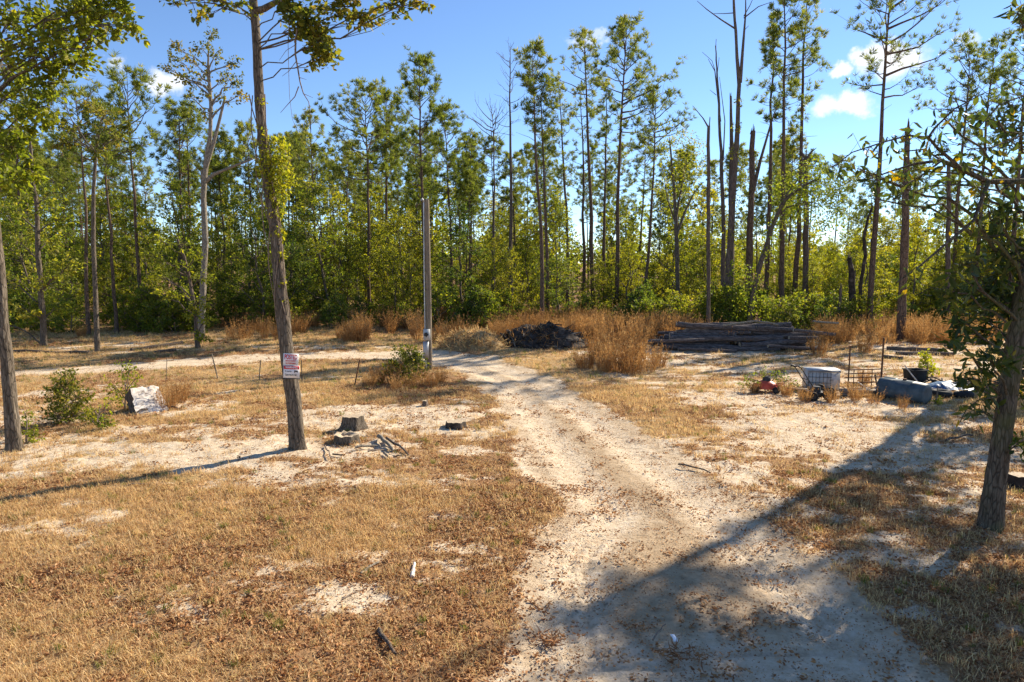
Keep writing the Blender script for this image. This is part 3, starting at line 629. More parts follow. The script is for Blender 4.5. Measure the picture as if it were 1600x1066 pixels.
def posted_tree():
    Y = G(466, 705)[1]
    path = [(466, 707), (461, 650), (455, 590), (447, 520), (438, 440), (428, 350), (417, 270), (408, 190), (402, 100), (395, 0), (390, -120), (386, -260)]
    rp = [24, 23, 22.5, 21, 19, 17, 15.5, 14, 13, 12, 9, 5]
    bl = [(300, 4, Y, 34, 10, 9), (265, -4, Y, 24, 7, 9), (345, 0, Y, 26, 8, 8), (462, 14, Y - .4, 26, 16, 15), (482, 40, Y - .5, 26, 20, 16), (505, 62, Y - .5, 24, 18, 16), (516, 86, Y - .5, 17, 12, 12), (550, 10, Y - .6, 26, 16, 14), (578, 24, Y - .6, 16, 10, 12), (635, 0, Y - .8, 18, 9, 10), (662, 2, Y - .8, 12, 7, 9),
          (430, -60, Y, 60, 26, 14), (340, -90, Y, 60, 22, 14), (520, -70, Y - .5, 60, 26, 14), (300, -60, Y + .6, 50, 18, 14), (400, -180, Y, 80, 30, 14), (600, -70, Y - .8, 50, 18, 14), (400, -280, Y, 70, 24, 14)]
    t, o = local_tree('posted_oak', 'leaning vine-wrapped tree with two signs nailed to its trunk', 11, path, Y, rp, bl, 'oak_bark', 'leaf_oak', .125, .6, (.40, .2), .012, (), None, .12, [([(396, 18, Y), (412, 14, Y - .1), (430, 4, Y - .2), (470, -6, Y - .4), (530, -14, Y - .5), (600, -22, Y - .7), (660, -16, Y - .8)], .075), ([(394, -20, Y), (370, -40, Y), (330, -25, Y), (290, -8, Y), (262, -4, Y)], .05)])
    # vine clump on the trunk and thin runners
    rng = np.random.default_rng(3); V = Acc(); S = Acc()
    pts = px_path(path, Y) - o
    def ax(py): return P(np.interp(py, [p[1] for p in path[::-1]], [p[0] for p in path[::-1]]), py, Y) - o
    for (dx, py, r, n) in ((16, 238, 26, 420), (24, 275, 24, 380), (8, 262, 26, 380), (14, 300, 20, 260), (10, 330, 15, 130), (8, 365, 12, 80), (6, 400, 10, 60), (4, 440, 9, 50), (0, 205, 10, 50), (2, 160, 9, 26), (0, 470, 9, 40), (0, 20, 14, 60)):
        c = ax(py) + np.array([dx / FPX * Y, -.05, 0]); q = c + unit(rng.normal(size=(n, 3))) * rng.uniform(.3, 1, (n, 1)) ** .6 * r / FPX * Y * np.array([1, .9, 1.1])
        leaves(V, q, rng.normal(size=(n, 3)) + [0, -.2, -.4], rng.uniform(.05, .095, n), .6, np.clip(rng.normal(.5, .22, n), 0, 1), rng)
    for k in range(5):
        zz = np.linspace(-500, -150, 16); pp = np.array([ax(-z) + np.array([math.cos(z * .016 + k * 1.3) * .165, -abs(math.sin(z * .02 + k)) * .15 - .02, 0]) for z in zz]); tube(S, pp, .011, 5)
    stuffpart(link('vine_leaves', V.mesh('vine_leaves', MT['leaf_yellow']), t)); link('vine_stem', S.mesh('vine_stem', MT['twig'], True), t)
    # dead branch hanging from the limb
    D = Acc()
    def seg(pts, r0, r1): tube(D, np.array([P(a, b, Y - .5) - o for a, b in pts]) + rng.normal(0, .01, (len(pts), 3)), np.linspace(r0, r1, len(pts)), 5)
    seg([(466, 30), (462, 60), (462, 85), (465, 105), (468, 128), (474, 145), (483, 160), (485, 178)], .022, .006)
    seg([(468, 135), (460, 150), (450, 163), (438, 176)], .012, .004); seg([(464, 95), (452, 112), (441, 120)], .008, .003); seg([(463, 98), (474, 101), (480, 100)], .007, .003); seg([(460, 70), (448, 82), (436, 95)], .007, .003)
    seg([(452, 30), (449, 60), (452, 110), (451, 150), (458, 185), (466, 205)], .006, .003); seg([(476, 148), (488, 152)], .006, .003); seg([(468, 121), (479, 126)], .006, .003); seg([(484, 165), (475, 182)], .006, .003)
    link('dead_branch', D.mesh('dead_branch', MT['twig'], True), t)
    return o, Y
OAK, OAKY = posted_tree()

def left_oak():
    Y = G(20, 702)[1]
    path = [(22, 704), (16, 640), (10, 570), (5, 500), (0, 430), (-8, 340), (-18, 240), (-25, 120), (-30, 0), (-35, -120)]
    rp = [22, 19, 18, 16, 15, 14, 13, 11, 9, 6]
    rng = random.Random(8); bl = []
    for a, b, r in ((30, 30, 40), (80, 20, 40), (130, 15, 36), (175, 25, 30), (203, 42, 15), (60, 80, 40), (15, 100, 40), (100, 75, 36), (150, 60, 24), (130, 100, 26), (85, 130, 34), (35, 150, 42), (5, 190, 40), (55, 190, 30), (20, 230, 32), (45, 262, 20), (10, 280, 24), (75, 165, 24), (-40, 60, 50), (-50, 160, 50), (-30, -60, 60), (60, -50, 60), (150, -40, 40), (-90, 100, 60), (-90, 0, 60), (-70, 250, 40), (190, 10, 20), (100, 45, 26), (160, 5, 28)):
        bl.append((a, b, Y + rng.uniform(-.8, 1.4), r, int(9 + r * .22), 15))
    local_tree('spreading_oak', 'oak leaning out of the left edge with its olive crown overhead', 21, path, Y, rp, bl, 'oak_bark', 'leaf_yellow', .125, .6, (.30, .22), .018, (), None, .3)
    # yellowish oak-like tree behind it, with bare twigs above
    Y2 = 33.; path = [(70, 545), (66, 470), (60, 400), (58, 330), (50, 270), (46, 200)]
    bl = [(a, b, Y2 + rng.uniform(-1, 1), r, 16, 15) for a, b, r in ((20, 330, 34), (70, 310, 34), (30, 380, 38), (85, 370, 30), (10, 440, 36), (70, 430, 36), (110, 410, 26), (40, 280, 26), (100, 340, 22), (30, 480, 30), (90, 475, 28), (0, 500, 26))]
    local_tree('bushy_oak', 'bushy olive tree filling the left edge behind the leaning oak trunk', 22, path, Y2, [9, 8, 7, 6, 5, 3], bl, 'oak_bark', 'leaf_green', .17, .55, (.5, .2), .05)
    Y3 = 30.; path = [(146, 540), (140, 460), (134, 380), (131, 300), (133, 240), (138, 190), (146, 150)]
    bl = [(a, b, Y3 + rng.uniform(-1, 1), r, 12, 14) for a, b, r in ((105, 185, 26), (135, 160, 24), (165, 180, 24), (150, 205, 24), (115, 215, 22), (180, 215, 18), (95, 225, 16), (150, 235, 16), (205, 195, 14))]
    return bl, Y3
BL3, Y3 = left_oak()

def forked_tree():
    Y = 36.; path = [(313, 500), (317, 440), (320, 380), (317, 310), (322, 260), (328, 215), (329, 170), (326, 110), (325, 70)]
    rng = random.Random(2)
    bl = [(a, b, Y + rng.uniform(-.8, .8), r, 9, 12) for a, b, r in ((330, 55, 16), (315, 75, 18), (340, 80, 18), (300, 95, 18), (270, 90, 14), (262, 105, 12), (330, 110, 22), (350, 120, 18), (300, 125, 18), (320, 145, 20), (350, 150, 18), (372, 125, 12), (378, 150, 10), (285, 120, 12), (295, 150, 12), (368, 95, 10), (275, 70, 9), (325, 175, 14))]
    t, o = local_tree('forked_broadleaf', 'pale-trunked forked broadleaf tree with an airy crown left of the posted tree', 31, path, Y, [10, 9, 9, 8, 7, 6, 5, 4, 2], bl, 'pale_bark', 'leaf_oak', .15, .55, (.45, .2), .05)
    A = Acc(); rg = np.random.default_rng(6)
    for pts in ([(322, 262), (335, 220), (345, 180), (352, 150)], [(319, 300), (316, 280), (315, 265)], [(320, 285), (335, 272), (360, 262), (395, 248)]):
        tube(A, np.array([P(a, b, Y) - o for a, b in pts]), np.linspace(.11, .05, len(pts)), 7, True, .5, .05, rg)
    link('fork', A.mesh('fork', MT['pale_bark'], True), t)
    Y = G(309, 545)[1]; path = [(310, 546), (307, 510), (304, 480), (297, 440), (288, 400), (276, 370)]
    bl = [(a, b, Y + rng.uniform(-.6, .6), r, 12, 13) for a, b, r in ((250, 375, 24), (285, 380, 24), (310, 395, 18), (260, 410, 24), (295, 425, 24), (240, 430, 18), (320, 430, 16), (280, 455, 22), (255, 460, 16), (315, 470, 20), (300, 490, 16), (325, 500, 15), (318, 525, 14), (235, 395, 14))]
    local_tree('young_roadside_tree', 'slight young yellow-green tree alone beside the sandy lane at the left', 32, path, Y, [7, 6, 5, 5, 4, 3], bl, 'dead_bark', 'leaf_yellow', .13, .5, (.4, .2), .04)
forked_tree()

def right_tree():
    Y0 = G(1550, 826)[1]
    path = [(1548, 828), (1556, 760), (1566, 690), (1576, 620), (1586, 550), (1594, 480), (1606, 420), (1624, 350), (1650, 270), (1680, 180), (1710, 60), (1730, -100)]
    rp = [34, 30, 28, 26, 27, 24, 22, 20, 18, 16, 12, 8]
    rng = random.Random(5); bl = []
    for a, b, r, n in ((1560, 420, 45, 20), (1520, 450, 40, 18), (1590, 470, 45, 20), (1540, 500, 42, 20), (1500, 500, 30, 13), (1580, 540, 40, 18), (1545, 560, 34, 14), (1515, 590, 26, 9), (1590, 610, 30, 12), (1530, 640, 22, 7), (1560, 380, 36, 14), (1500, 410, 28, 10), (1595, 330, 30, 10), (1545, 330, 24, 7), (1480, 450, 22, 6), (1600, 690, 20, 6), (1475, 540, 16, 4), (1590, 20, 26, 8), (1345, 268, 26, 2), (1400, 238, 26, 2), (1425, 262, 22, 2), (1475, 185, 26, 3), (1375, 312, 22, 2), (1520, 240, 26, 3), (1570, 250, 30, 4), (1560, 190, 26, 4), (1450, 320, 24, 2)):
        bl.append((a, b, Y0 + rng.uniform(-1.0, .5), r, int(n * .85), 9))
    ex = []
    for k in range(28):                                                # crown above and right of the frame
        zz = rng.uniform(6.0, 9.6); ex.append(((rng.uniform(10.2, 13.4), rng.uniform(10.8, 14.0), 5 + (zz - 6) * .6), (1.0, 1.0, .6), 22, 17))
    t, o = local_tree('big_leaved_tree', 'shaded mossy big-leaved tree in the right foreground', 41, path, Y0, rp, bl, 'moss_bark', 'leaf_big', .16, .38, (.42, .24), .022, ex, None, .4)
    # the long arching limbs reaching left across the sky, with single leaves
    rg = np.random.default_rng(12); me = []
    for k in range(4):
        A = Acc(); leaves(A, np.zeros((1, 3)), np.array([[0, 0, -1.]]), .155, .33, (.25, .45, .62, .95)[k], np.random.default_rng(k + 1), .25); me.append(A.mesh('leaf', MT['leaf_big']))
    LB = []
    for pts, r0, nl in (([(1640, 285), (1590, 283), (1545, 285), (1500, 262), (1470, 252), (1430, 256), (1390, 268), (1345, 285)], .05, 46),
                        ([(1545, 285), (1535, 310), (1520, 345), (1480, 380), (1430, 420), (1400, 440)], .03, 30),
                        ([(1500, 262), (1465, 232), (1450, 215), (1460, 200), (1490, 170), (1530, 150)], .022, 40),
                        ([(1450, 215), (1420, 212), (1380, 222), (1330, 240), (1300, 262)], .016, 46),
                        ([(1470, 252), (1440, 275), (1410, 290), (1370, 275), (1340, 262)], .014, 44),
                        ([(1590, 283), (1560, 300), (1500, 288), (1450, 292), (1395, 312)], .014, 22),
                        ([(1640, 190), (1590, 215), (1550, 230), (1510, 235)], .016, 26), ([(1640, 150), (1600, 150), (1560, 165), (1530, 200)], .014, 22),
                        ([(1560, 620), (1530, 625), (1510, 640), (1500, 660)], .010, 14)):
        A = Acc(); n = len(pts); yy = Y0 - .2 - rg.uniform(0, .9) - np.linspace(0, .6, n)
        pp = np.array([P(a, b, y) for (a, b), y in zip(pts, yy)]); tube(A, pp - o + rg.normal(0, .006, pp.shape), np.linspace(r0, .006, n), 6)
        for j in range(nl):
            f = rg.uniform(.12, 1) * (n - 1); i = min(int(f), n - 2); q = pp[i] + (pp[i + 1] - pp[i]) * (f - i); q2 = q + rg.normal(0, .10, 3) + [0, 0, -.03]
            tube(A, np.array([q, q2]) - o, [.004, .002], 3, False); LB.append((q2, rg.normal(0, .75, 3)))
        link('limb', A.mesh('limb', MT['moss_bark'], True), t)
    for i, (q, r) in enumerate(LB):
        l = link('leaf', me[rg.choice(4, p=[.35, .3, .2, .15])], t, q - o); l.rotation_euler = (r[0], r[1], rg.uniform(0, 6.28)); s = rg.uniform(.75, 1.2); l.scale = (s, s, s)
    # its neighbour hidden behind the foliage that throws the long trunk shadow
    b = np.array([16.8, 22.7, gz(16.8, 22.7)]); rng2 = np.random.default_rng(3)
    tr = np.array([[0, 0, -.1], [.15, 0, 2], [.5, .1, 5], [1.3, 0, 8], [1.7, -.4, 11], [1.6, -.8, 13.5], [1.5, -1, 16]]); bl = []
    for k in range(12): bl.append((np.array([rng2.uniform(2.6, 5.6), rng2.uniform(1.2, 4.6), rng2.uniform(5.2, 8.2)]), (.8, .8, .5), 18, 15))
    for k in range(22): bl.append((np.array([rng2.uniform(1.0, 6.4), rng2.uniform(-5.4, .4), rng2.uniform(11.8, 16.0)]), (.95, .95, .6), 20, 16))
    for k in range(14): yy = rng2.uniform(-5.4, -1.2); bl.append((np.array([(22.7 + yy) * rng2.uniform(.755, .93) - 16.8, yy, rng2.uniform(5.6, 7.8)]), (.75, .75, .5), 22, 17))
    T, C = blob_tree(44, tr, np.array([.27, .23, .2, .18, .15, .11, .05]), bl, .15, .5, (.42, .2), .03, rise=.3)
    tree_obj('shade_oak', 'oak behind the big-leaved foreground tree, rising by the right edge', T, C, b, 'oak_bark', 'leaf_oak')
right_tree()

def snags():
    rng = np.random.default_rng(9)
    def snag(label, path, Y, rpx, branches=(), mt='dead_bark', leafb=(), lm='leaf_yellow', name='dead_snag', group='broken dead trunks'):
        tp = px_path(path, Y); o = np.array([tp[0, 0], tp[0, 1], gz(tp[0, 0], tp[0, 1])]); tp[0, 2] = o[2] - .1; A = Acc()
        s = np.linspace(0, 1, len(tp)); s2 = np.linspace(0, 1, len(tp) * 3); q = np.stack([np.interp(s2, s, tp[:, i]) for i in range(3)], 1); q[1:] += rng.normal(0, .015, (len(q) - 1, 3))
        r = np.interp(s2, s, np.array(rpx) / FPX * Y * .39); tube(A, q - o, r, 9, True, .5, .12, rng)
        for k in range(3):   # splintered top
            a = q[-1] - o + rng.normal(0, r[-1] * .4, 3) * [1, 1, 0]; tube(A, np.array([a - [0, 0, .2], a + [rng.normal(0, .04), 0, rng.uniform(.15, .5)]]), [r[-1] * .4, .01], 4)
        for pts, r0 in branches: tube(A, np.array([P(a, b, Y) - o for a, b in pts]) + rng.normal(0, .02, (len(pts), 3)), np.linspace(r0, .012, len(pts)), 6)
        t = thing(name, label, 'tree', o, 0, group); link('trunk', A.mesh('trunk', MT[mt], True), t)
        if leafb:
            C = Acc()
            for a, b, rr, n in leafb:
                c = P(a, b, Y) - o; R_ = rr / FPX * Y; p = c + unit(rng.normal(size=(n, 3))) * rng.uniform(.2, 1, (n, 1)) ** .6 * R_ * [1, 1, 1.1]; leaves(C, p, rng.normal(size=(n, 3)) + [0, 0, -.3], rng.uniform(.09, .17, n), .55, np.clip(rng.normal(.55, .2, n), 0, 1), rng)
            stuffpart(link('vine_leaves', C.mesh('vine_leaves', MT[lm]), t))
    def g_(px, Y): return 410 + (CAM_H * FPX / Y) * 1.0
    snag('straight bare grey pole-like dead trunk behind the left end of the log pile', [(1107, g_(0, 37)), (1107, 400), (1107, 300), (1107, 196)], 37, [8, 7.5, 7, 6], [([(1107, 200), (1098, 185), (1082, 165)], .05)])
    vine = [(1150, 200, 9, 60), (1153, 160, 8, 50), (1148, 240, 10, 70), (1158, 280, 12, 80), (1150, 320, 14, 80), (1145, 360, 14, 80)]
    snag('tall twin-topped dead trunk wrapped in yellow vine, out of the picture top', [(1136, g_(0, 41)), (1140, 400), (1146, 300), (1152, 200), (1155, 130), (1150, 60), (1146, 0), (1144, -40)], 41, [16, 14, 12, 9, 7, 5.5, 4.5, 4],
         [([(1156, 130), (1161, 70), (1165, 20), (1166, -30)], .11), ([(1147, 45), (1125, 30), (1105, 15), (1090, 2)], .05), ([(1148, 20), (1130, 22), (1115, 21)], .03), ([(1163, 28), (1185, 12), (1205, 3)], .04), ([(1163, 25), (1172, 8), (1178, -8)], .03), ([(1160, 50), (1170, 40)], .02)], 'dead_bark', vine)
    snag('thin crooked leafless dead stems left of the vine-wrapped twin trunk', [(1130, g_(0, 42)), (1130, 340), (1128, 270), (1124, 180), (1120, 110), (1118, 72)], 42, [9, 8, 7, 5, 3, 2], [([(1125, 190), (1117, 110), (1106, 92)], .05), ([(1129, 250), (1132, 190), (1124, 120)], .05), ([(1120, 120), (1124, 90)], .02), ([(1119, 148), (1110, 140)], .02), ([(1117, 110), (1112, 95), (1098, 82)], .02)])
    snag('broken reddish trunk with a jagged top right of the vine-wrapped twin trunk', [(1168, g_(0, 42)), (1171, 400), (1174, 300), (1177, 205)], 42, [14, 13, 12, 9], [([(1176, 300), (1188, 250), (1205, 190), (1215, 165)], .13)], 'pine_bark', [(1165, 300, 12, 60), (1178, 240, 9, 40)])
    snag('second broken trunk with a splintered top left of the reddish one', [(1141, g_(0, 43)), (1142, 350), (1143, 250), (1142, 150)], 43, [12, 11, 9, 4], (), 'dead_bark')
    snag('dark snag with a forked claw-like broken top left of the lone tall pine', [(1258, g_(0, 44)), (1259, 400), (1259, 320), (1259, 248)], 44, [12, 11, 10, 9], [([(1259, 252), (1255, 240), (1248, 234), (1238, 231)], .08), ([(1260, 250), (1268, 238), (1275, 231)], .10), ([(1259, 250), (1261, 232)], .08)])
    snag('thick broken dead trunk right of the lone tall pine', [(1408, 532), (1411, 450), (1414, 360), (1416, 280), (1418, 200)], G(1408, 532)[1], [17, 15, 14, 12, 9], (), 'pine_bark', [(1416, 215, 8, 40), (1414, 270, 7, 24)])
    snag('grey broken dead trunk behind the arching big-leaved branches', [(1481, g_(0, 41)), (1481, 400), (1482, 330), (1483, 258)], 41, [10, 9, 8, 7])
    snag('short black broken stub left of the lone tall pine', [(1333, g_(0, 40)), (1332, 460), (1331, 430), (1327, 402)], 40, [14, 13, 12, 8], [([(1334, 440), (1338, 420)], .12)], 'char')
    snag('crooked dark stem hugging the lone tall pine on its left', [(1344, g_(0, 40)), (1345, 440), (1352, 400), (1350, 370), (1357, 340), (1362, 325)], 40, [7, 7, 7, 6, 5, 4], (), 'char')
    snag('thin dark stub leaning behind the right end of the logs', [(1310, g_(0, 39)), (1311, 490), (1314, 452)], 39, [7, 6, 5], (), 'dead_bark')
    # leaning leafy trunk
    lf = [(1230, 300, 30, 420), (1262, 280, 34, 520), (1285, 290, 30, 460), (1300, 310, 26, 330), (1255, 320, 28, 400), (1285, 330, 28, 380), (1240, 335, 18, 150), (1215, 345, 16, 130), (1205, 370, 14, 90), (1195, 395, 14, 90), (1310, 340, 22, 230), (1275, 258, 18, 160), (1165, 440, 26, 300), (1155, 480, 28, 380), (1180, 475, 24, 260), (1285, 360, 18, 130), (1150, 420, 18, 140), (1310, 280, 16, 120)]
    snag('leaning dark trunk clad in green leaves behind the log pile', [(1168, g_(0, 39)), (1178, 450), (1192, 400), (1208, 350), (1228, 310), (1255, 290), (1280, 280)], 39, [11, 10, 9, 8, 7, 5, 3], [([(1208, 350), (1225, 310), (1240, 290), (1262, 262)], .10), ([(1228, 325), (1260, 315), (1290, 320)], .06)], 'dead_bark', lf, 'leaf_green', 'leaning_tree', 'leaning leafy trees')
    # clump of arching young trunks with leaves, right of centre
    lf = [(1045, 210, 22, 220), (1070, 225, 22, 240), (1040, 245, 22, 220), (1075, 260, 22, 230), (1055, 285, 24, 240), (1090, 230, 16, 130), (1095, 265, 16, 130), (1035, 290, 16, 120), (1085, 300, 20, 160)]
    snag('forked broadleaf tree with arching stems left of the grey dead pole', [(1060, g_(0, 45)), (1058, 400), (1056, 340), (1052, 280), (1046, 220)], 45, [9, 8, 7, 5, 3], [([(1057, 370), (1070, 330), (1085, 300), (1100, 285)], .10), ([(1056, 340), (1066, 290), (1074, 240)], .08), ([(1056, 350), (1044, 310), (1036, 270)], .07)], 'oak_bark', lf, 'leaf_green', 'forked_tree', 'forked leafy trees')
    # yellow-leaved tree around the reddish pine at the left
    T, C = blob_tree(61, px_path([(152, 548), (149, 460), (146, 380), (146, 300), (150, 240), (158, 190)], Y3) - base_at(152, Y3), np.array([.11, .1, .09, .08, .06, .03]), [(P(a, b, y) - base_at(152, Y3), np.array([r, r, r * .8]) / FPX * Y3, nt, nl) for a, b, y, r, nt, nl in BL3], .14, .55, (.6, .18), .05)
    tree_obj('olive_topped_tree', 'thin tree with an olive-yellow crown in front of the thick reddish pine', T, C, base_at(152, Y3), 'oak_bark', 'leaf_oak')
snags()

# ------------------------------------------------------------------ shrubs, sedge
def near_shrub(label, px, py, blobs, leafm, seed, leaf=.06, tint=(.5, .2), name='leafy_bush'):
    x, y = G(px, py); o = np.array([x, y, gz(x, y)]); rng = random.Random(seed)
    bl = [(P(a, b, y + rng.uniform(-.35, .35)) - o, np.array([r, r, r]) * 1.18 / FPX * y, int(nt * 1.25), nl) for a, b, r, nt, nl in blobs]
    tr = np.array([[0, 0, -.05], [0, 0, .12], [.02, 0, .3], [.03, .02, .5]])
    T, C = blob_tree(seed, tr, np.array([.03, .025, .02, .01]), bl, leaf * 1.35, .55, tint, .02, 5, twig_r=.004)
    t = thing(name, label, 'shrub', o); link('stems', T.mesh('stems', MT['twig'], True), t); stuffpart(link('foliage', C.mesh('foliage', MT[leafm]), t))
    return t, o, y
def sedge_mesh(seed, n=150, h=1.2, rad=.25, flare=.35):
    rng = np.random.default_rng(seed); A = Acc()
    ang = rng.uniform(0, 6.28, n); rr = rad * np.sqrt(rng.uniform(0, 1, n)); b = np.column_stack([rr * np.cos(ang), rr * np.sin(ang), 0 * rr - .03])
    d = np.column_stack([np.cos(ang) * flare * rng.uniform(.1, 1.2, n), np.sin(ang) * flare * rng.uniform(.1, 1.2, n), np.ones(n)]) + rng.normal(0, .07, (n, 3)); hh = (h * rng.uniform(.25, 1.1, n))[:, None]
    t = b + d * hh; m = b + d * hh * .5 + rng.normal(0, .02, (n, 3)); s = unit(np.cross(d, rng.normal(size=(n, 3)))) * .006
    V = np.stack([b - s, b + s, m + s, m - s, t], 1).reshape(-1, 3); i = np.arange(n)[:, None] * 5; tt = rng.uniform(.1, .7, n)
    A.add(V, i + np.array([[0, 1, 2, 3]]), tt); A.F.append(i + np.array([[3, 2, 4]])); A.T.append(tt)
    k = 8; f = rng.uniform(.4, 1.0, (n, k, 1)); q = (b[:, None] + d[:, None] * hh[:, None] * f).reshape(-1, 3); dd = np.repeat(d, k, 0) * .8 + rng.normal(0, .45, (n * k, 3))
    leaves(A, q, dd, h * .085 * rng.uniform(.6, 1.3, n * k), .16, np.clip(rng.normal(.55, .2, n * k), 0, 1), rng); return A.mesh('stalks', MT['sedge'])
def plants():
    near_shrub('dense round green bush near the left edge', 104, 660, [(100, 600, 22, 22, 16), (85, 620, 22, 22, 16), (120, 620, 22, 22, 16), (105, 640, 24, 24, 16), (85, 645, 18, 18, 14), (125, 645, 17, 16, 14), (100, 580, 14, 8, 10), (118, 590, 12, 8, 10)], 'leaf_oak', 51, .055, (.42, .2))
    near_shrub('low yellow-green bush right of the round green bush', 155, 668, [(150, 640, 16, 14, 12), (165, 655, 13, 14, 12), (140, 655, 13, 12, 12), (172, 630, 10, 7, 9)], 'leaf_green', 52, .055, (.65, .2))
    near_shrub('twiggy upright sapling bush left of the white-faced stump', 196, 640, [(192, 580, 15, 9, 10), (200, 600, 16, 10, 10), (180, 605, 15, 9, 10), (205, 570, 10, 6, 9), (190, 622, 14, 8, 9), (215, 585, 9, 5, 8)], 'leaf_green', 53, .055, (.55, .2))
    near_shrub('small sprout bush against the left-edge tree trunk', 42, 690, [(42, 665, 13, 12, 11), (52, 680, 10, 10, 10), (38, 645, 8, 5, 8), (45, 690, 10, 8, 9)], 'leaf_yellow', 54, .05, (.5, .2))
    near_shrub('green bush growing against the foot of the utility pole', 640, 598, [(640, 552, 16, 26, 17), (622, 560, 16, 26, 17), (654, 562, 14, 22, 16), (638, 575, 18, 26, 16), (612, 575, 14, 18, 14), (658, 580, 12, 15, 13), (600, 586, 12, 12, 12), (630, 590, 14, 16, 13)], 'leaf_oak', 55, .06, (.42, .2))
    near_shrub('yellow-lit weedy bush behind the blue tank', 1447, 590, [(1445, 562, 12, 12, 12), (1455, 575, 12, 12, 12), (1440, 580, 10, 9, 11)], 'leaf_yellow', 56, .08, (.6, .15))
    near_shrub('weedy green growth around the red mower', 1200, 612, [(1175, 592, 13, 9, 11), (1215, 585, 14, 9, 11), (1232, 595, 12, 9, 11), (1195, 585, 12, 8, 10), (1165, 602, 9, 6, 9), (1245, 602, 9, 7, 9)], 'leaf_dark', 57, .05, (.6, .2))
    near_shrub('small yellow leafy sprout at the end of the blue tank', 1462, 634, [(1462, 626, 8, 8, 9), (1466, 632, 6, 6, 8)], 'leaf_yellow', 58, .06, (.7, .15))
    # dead grey-brown brush round the pole
    sm = [sedge_mesh(70 + i, 70 + 14 * i, 1.2, .28, .34 + .1 * (i % 2)) for i in range(5)]
    spots = [(610, 600, .75, 'dry brown brush at the left foot of the pole bush'), (590, 598, .6, 'outermost dry brush left of the pole bush'), (662, 602, .6, 'dry brush in front of the utility pole'), (690, 596, .5, 'dry brush right of the utility pole'),
             (640, 606, .6, 'dry brush in front of the green pole bush'), (578, 603, .55, 'low dry brush at the far left of the pole bush'), (620, 610, .5, 'short dry brush below the pole bush'), (676, 604, .5, 'dry brush between pole and drive'), (915, 575, .9, 'outer left sedge clump of the big group'), (1030, 572, .8, 'sedge clump right of the broad one at the logs'), (952, 566, 1.5, 'middle feathery sedge clump of the big group'), (990, 566, 1.45, 'sedge clump behind the broad one at the logs'),
             (960, 578, 1.3, 'large feathery orange sedge clump left of the log pile'), (985, 582, 1.2, 'broad sedge clump touching the log pile end'), (935, 560, 1.3, 'tall sedge clump right of the dark brush pile'), (1010, 580, 1.1, 'sedge clump in front of the left log ends'), (945, 580, 1.0, 'short sedge clump at the front of the big group'),
             (970, 545, 1.5, 'sedge clump at the back of the big group'), (1000, 545, 1.2, 'sedge clump behind the left log ends'), (1136, 546, .95, 'sedge tuft in front of the middle of the logs'), (1165, 548, .6, 'smaller sedge tuft in front of the logs'), (1207, 546, .8, 'sedge tuft in front of the right half of the logs'),
             (1256, 545, .95, 'sedge tuft near the right log ends'), (1280, 556, 1.1, 'leafy sedge clump just before the right log ends'), (1370, 540, 1.2, 'sedge clump left of the thick broken trunk'), (1350, 552, .9, 'sedge clump behind the pipe gate'), (1440, 520, 1.1, 'sedge clump right of the thick broken trunk'),
             (128, 527, .7, 'small tan sedge tuft by the thick reddish pine'), (374, 530, 1.1, 'upright orange sedge stalks beyond the lane left of the posted tree'), (386, 528, .8, 'shorter sedge stalks beside the upright orange ones'), (490, 512, 1.0, 'sedge tuft right of the posted tree at the forest foot'), (262, 640, .75, 'airy tan weed stalks behind the white-faced stump'), (280, 628, .7, 'wispy reddish weed stalks right of the white-faced stump')]
    spots += [(1178, 616, .45, 'dry weeds left of the red mower'), (1228, 620, .5, 'dry weeds between the red mower and the push mower'), (1258, 630, .45, 'dry weeds before the push mower wheels'), (1300, 632, .5, 'dry weeds in front of the white metal box'), (1338, 628, .55, 'dry weeds in front of the pipe gate'), (1365, 634, .45, 'dry weeds at the left end of the tank'), (1410, 642, .35, 'dry weeds under the front of the tank'), (1350, 600, .6, 'weed stalks poking through the pipe gate')]
    rng = np.random.default_rng(14)
    for px, py, h, lab in spots:
        x, y = G(px, py); t = thing('sedge_clump', lab, 'grass clump', (x, y, gz(x, y)), rng.uniform(0, 6.28), 'dry sedge clumps', h / 1.15); w = rng.uniform(.95, 1.3); t.scale = (h * w * .9, h * w * .9, h * .9); link('stalks', sm[rng.integers(5)], t)['kind'] = 'stuff'
    # belt of sedge along the forest foot
    c = proto_coll('sedge_tuft', sm); n = 950; px = rng.uniform(300, 1110, n); Y = rng.uniform(34, 45, n); Y[px < 520] += 1
    k = np.ones(n, bool); pts = np.array([base_at(a, b) for a, b in zip(px, Y)]); cl = fbm(pts[:, 0] * .35, pts[:, 1] * .35, 5, 3); k &= rng.uniform(0, 1, n) < np.clip((cl - .36) * 4.5, .05, 1) * .8
    k &= road_sd(pts[:, 0], pts[:, 1]) < -1
    k &= (px > 540) | (rng.uniform(0, 1, n) < .22)
    ex = np.array([base_at(a, b) for a, b in zip(rng.uniform(1280, 1560, 70), rng.uniform(33, 40, 70))]); pts = np.concatenate([pts[k], ex]); n = len(pts)
    scatter('sedge_belt', pts, np.column_stack([rng.normal(0, .06, (n, 2)), rng.uniform(0, 6.28, n)]), rng.uniform(.35, 1.15, n), c, 5, 'belt of orange-brown dry sedge along the forest foot', 'sedge')
plants()

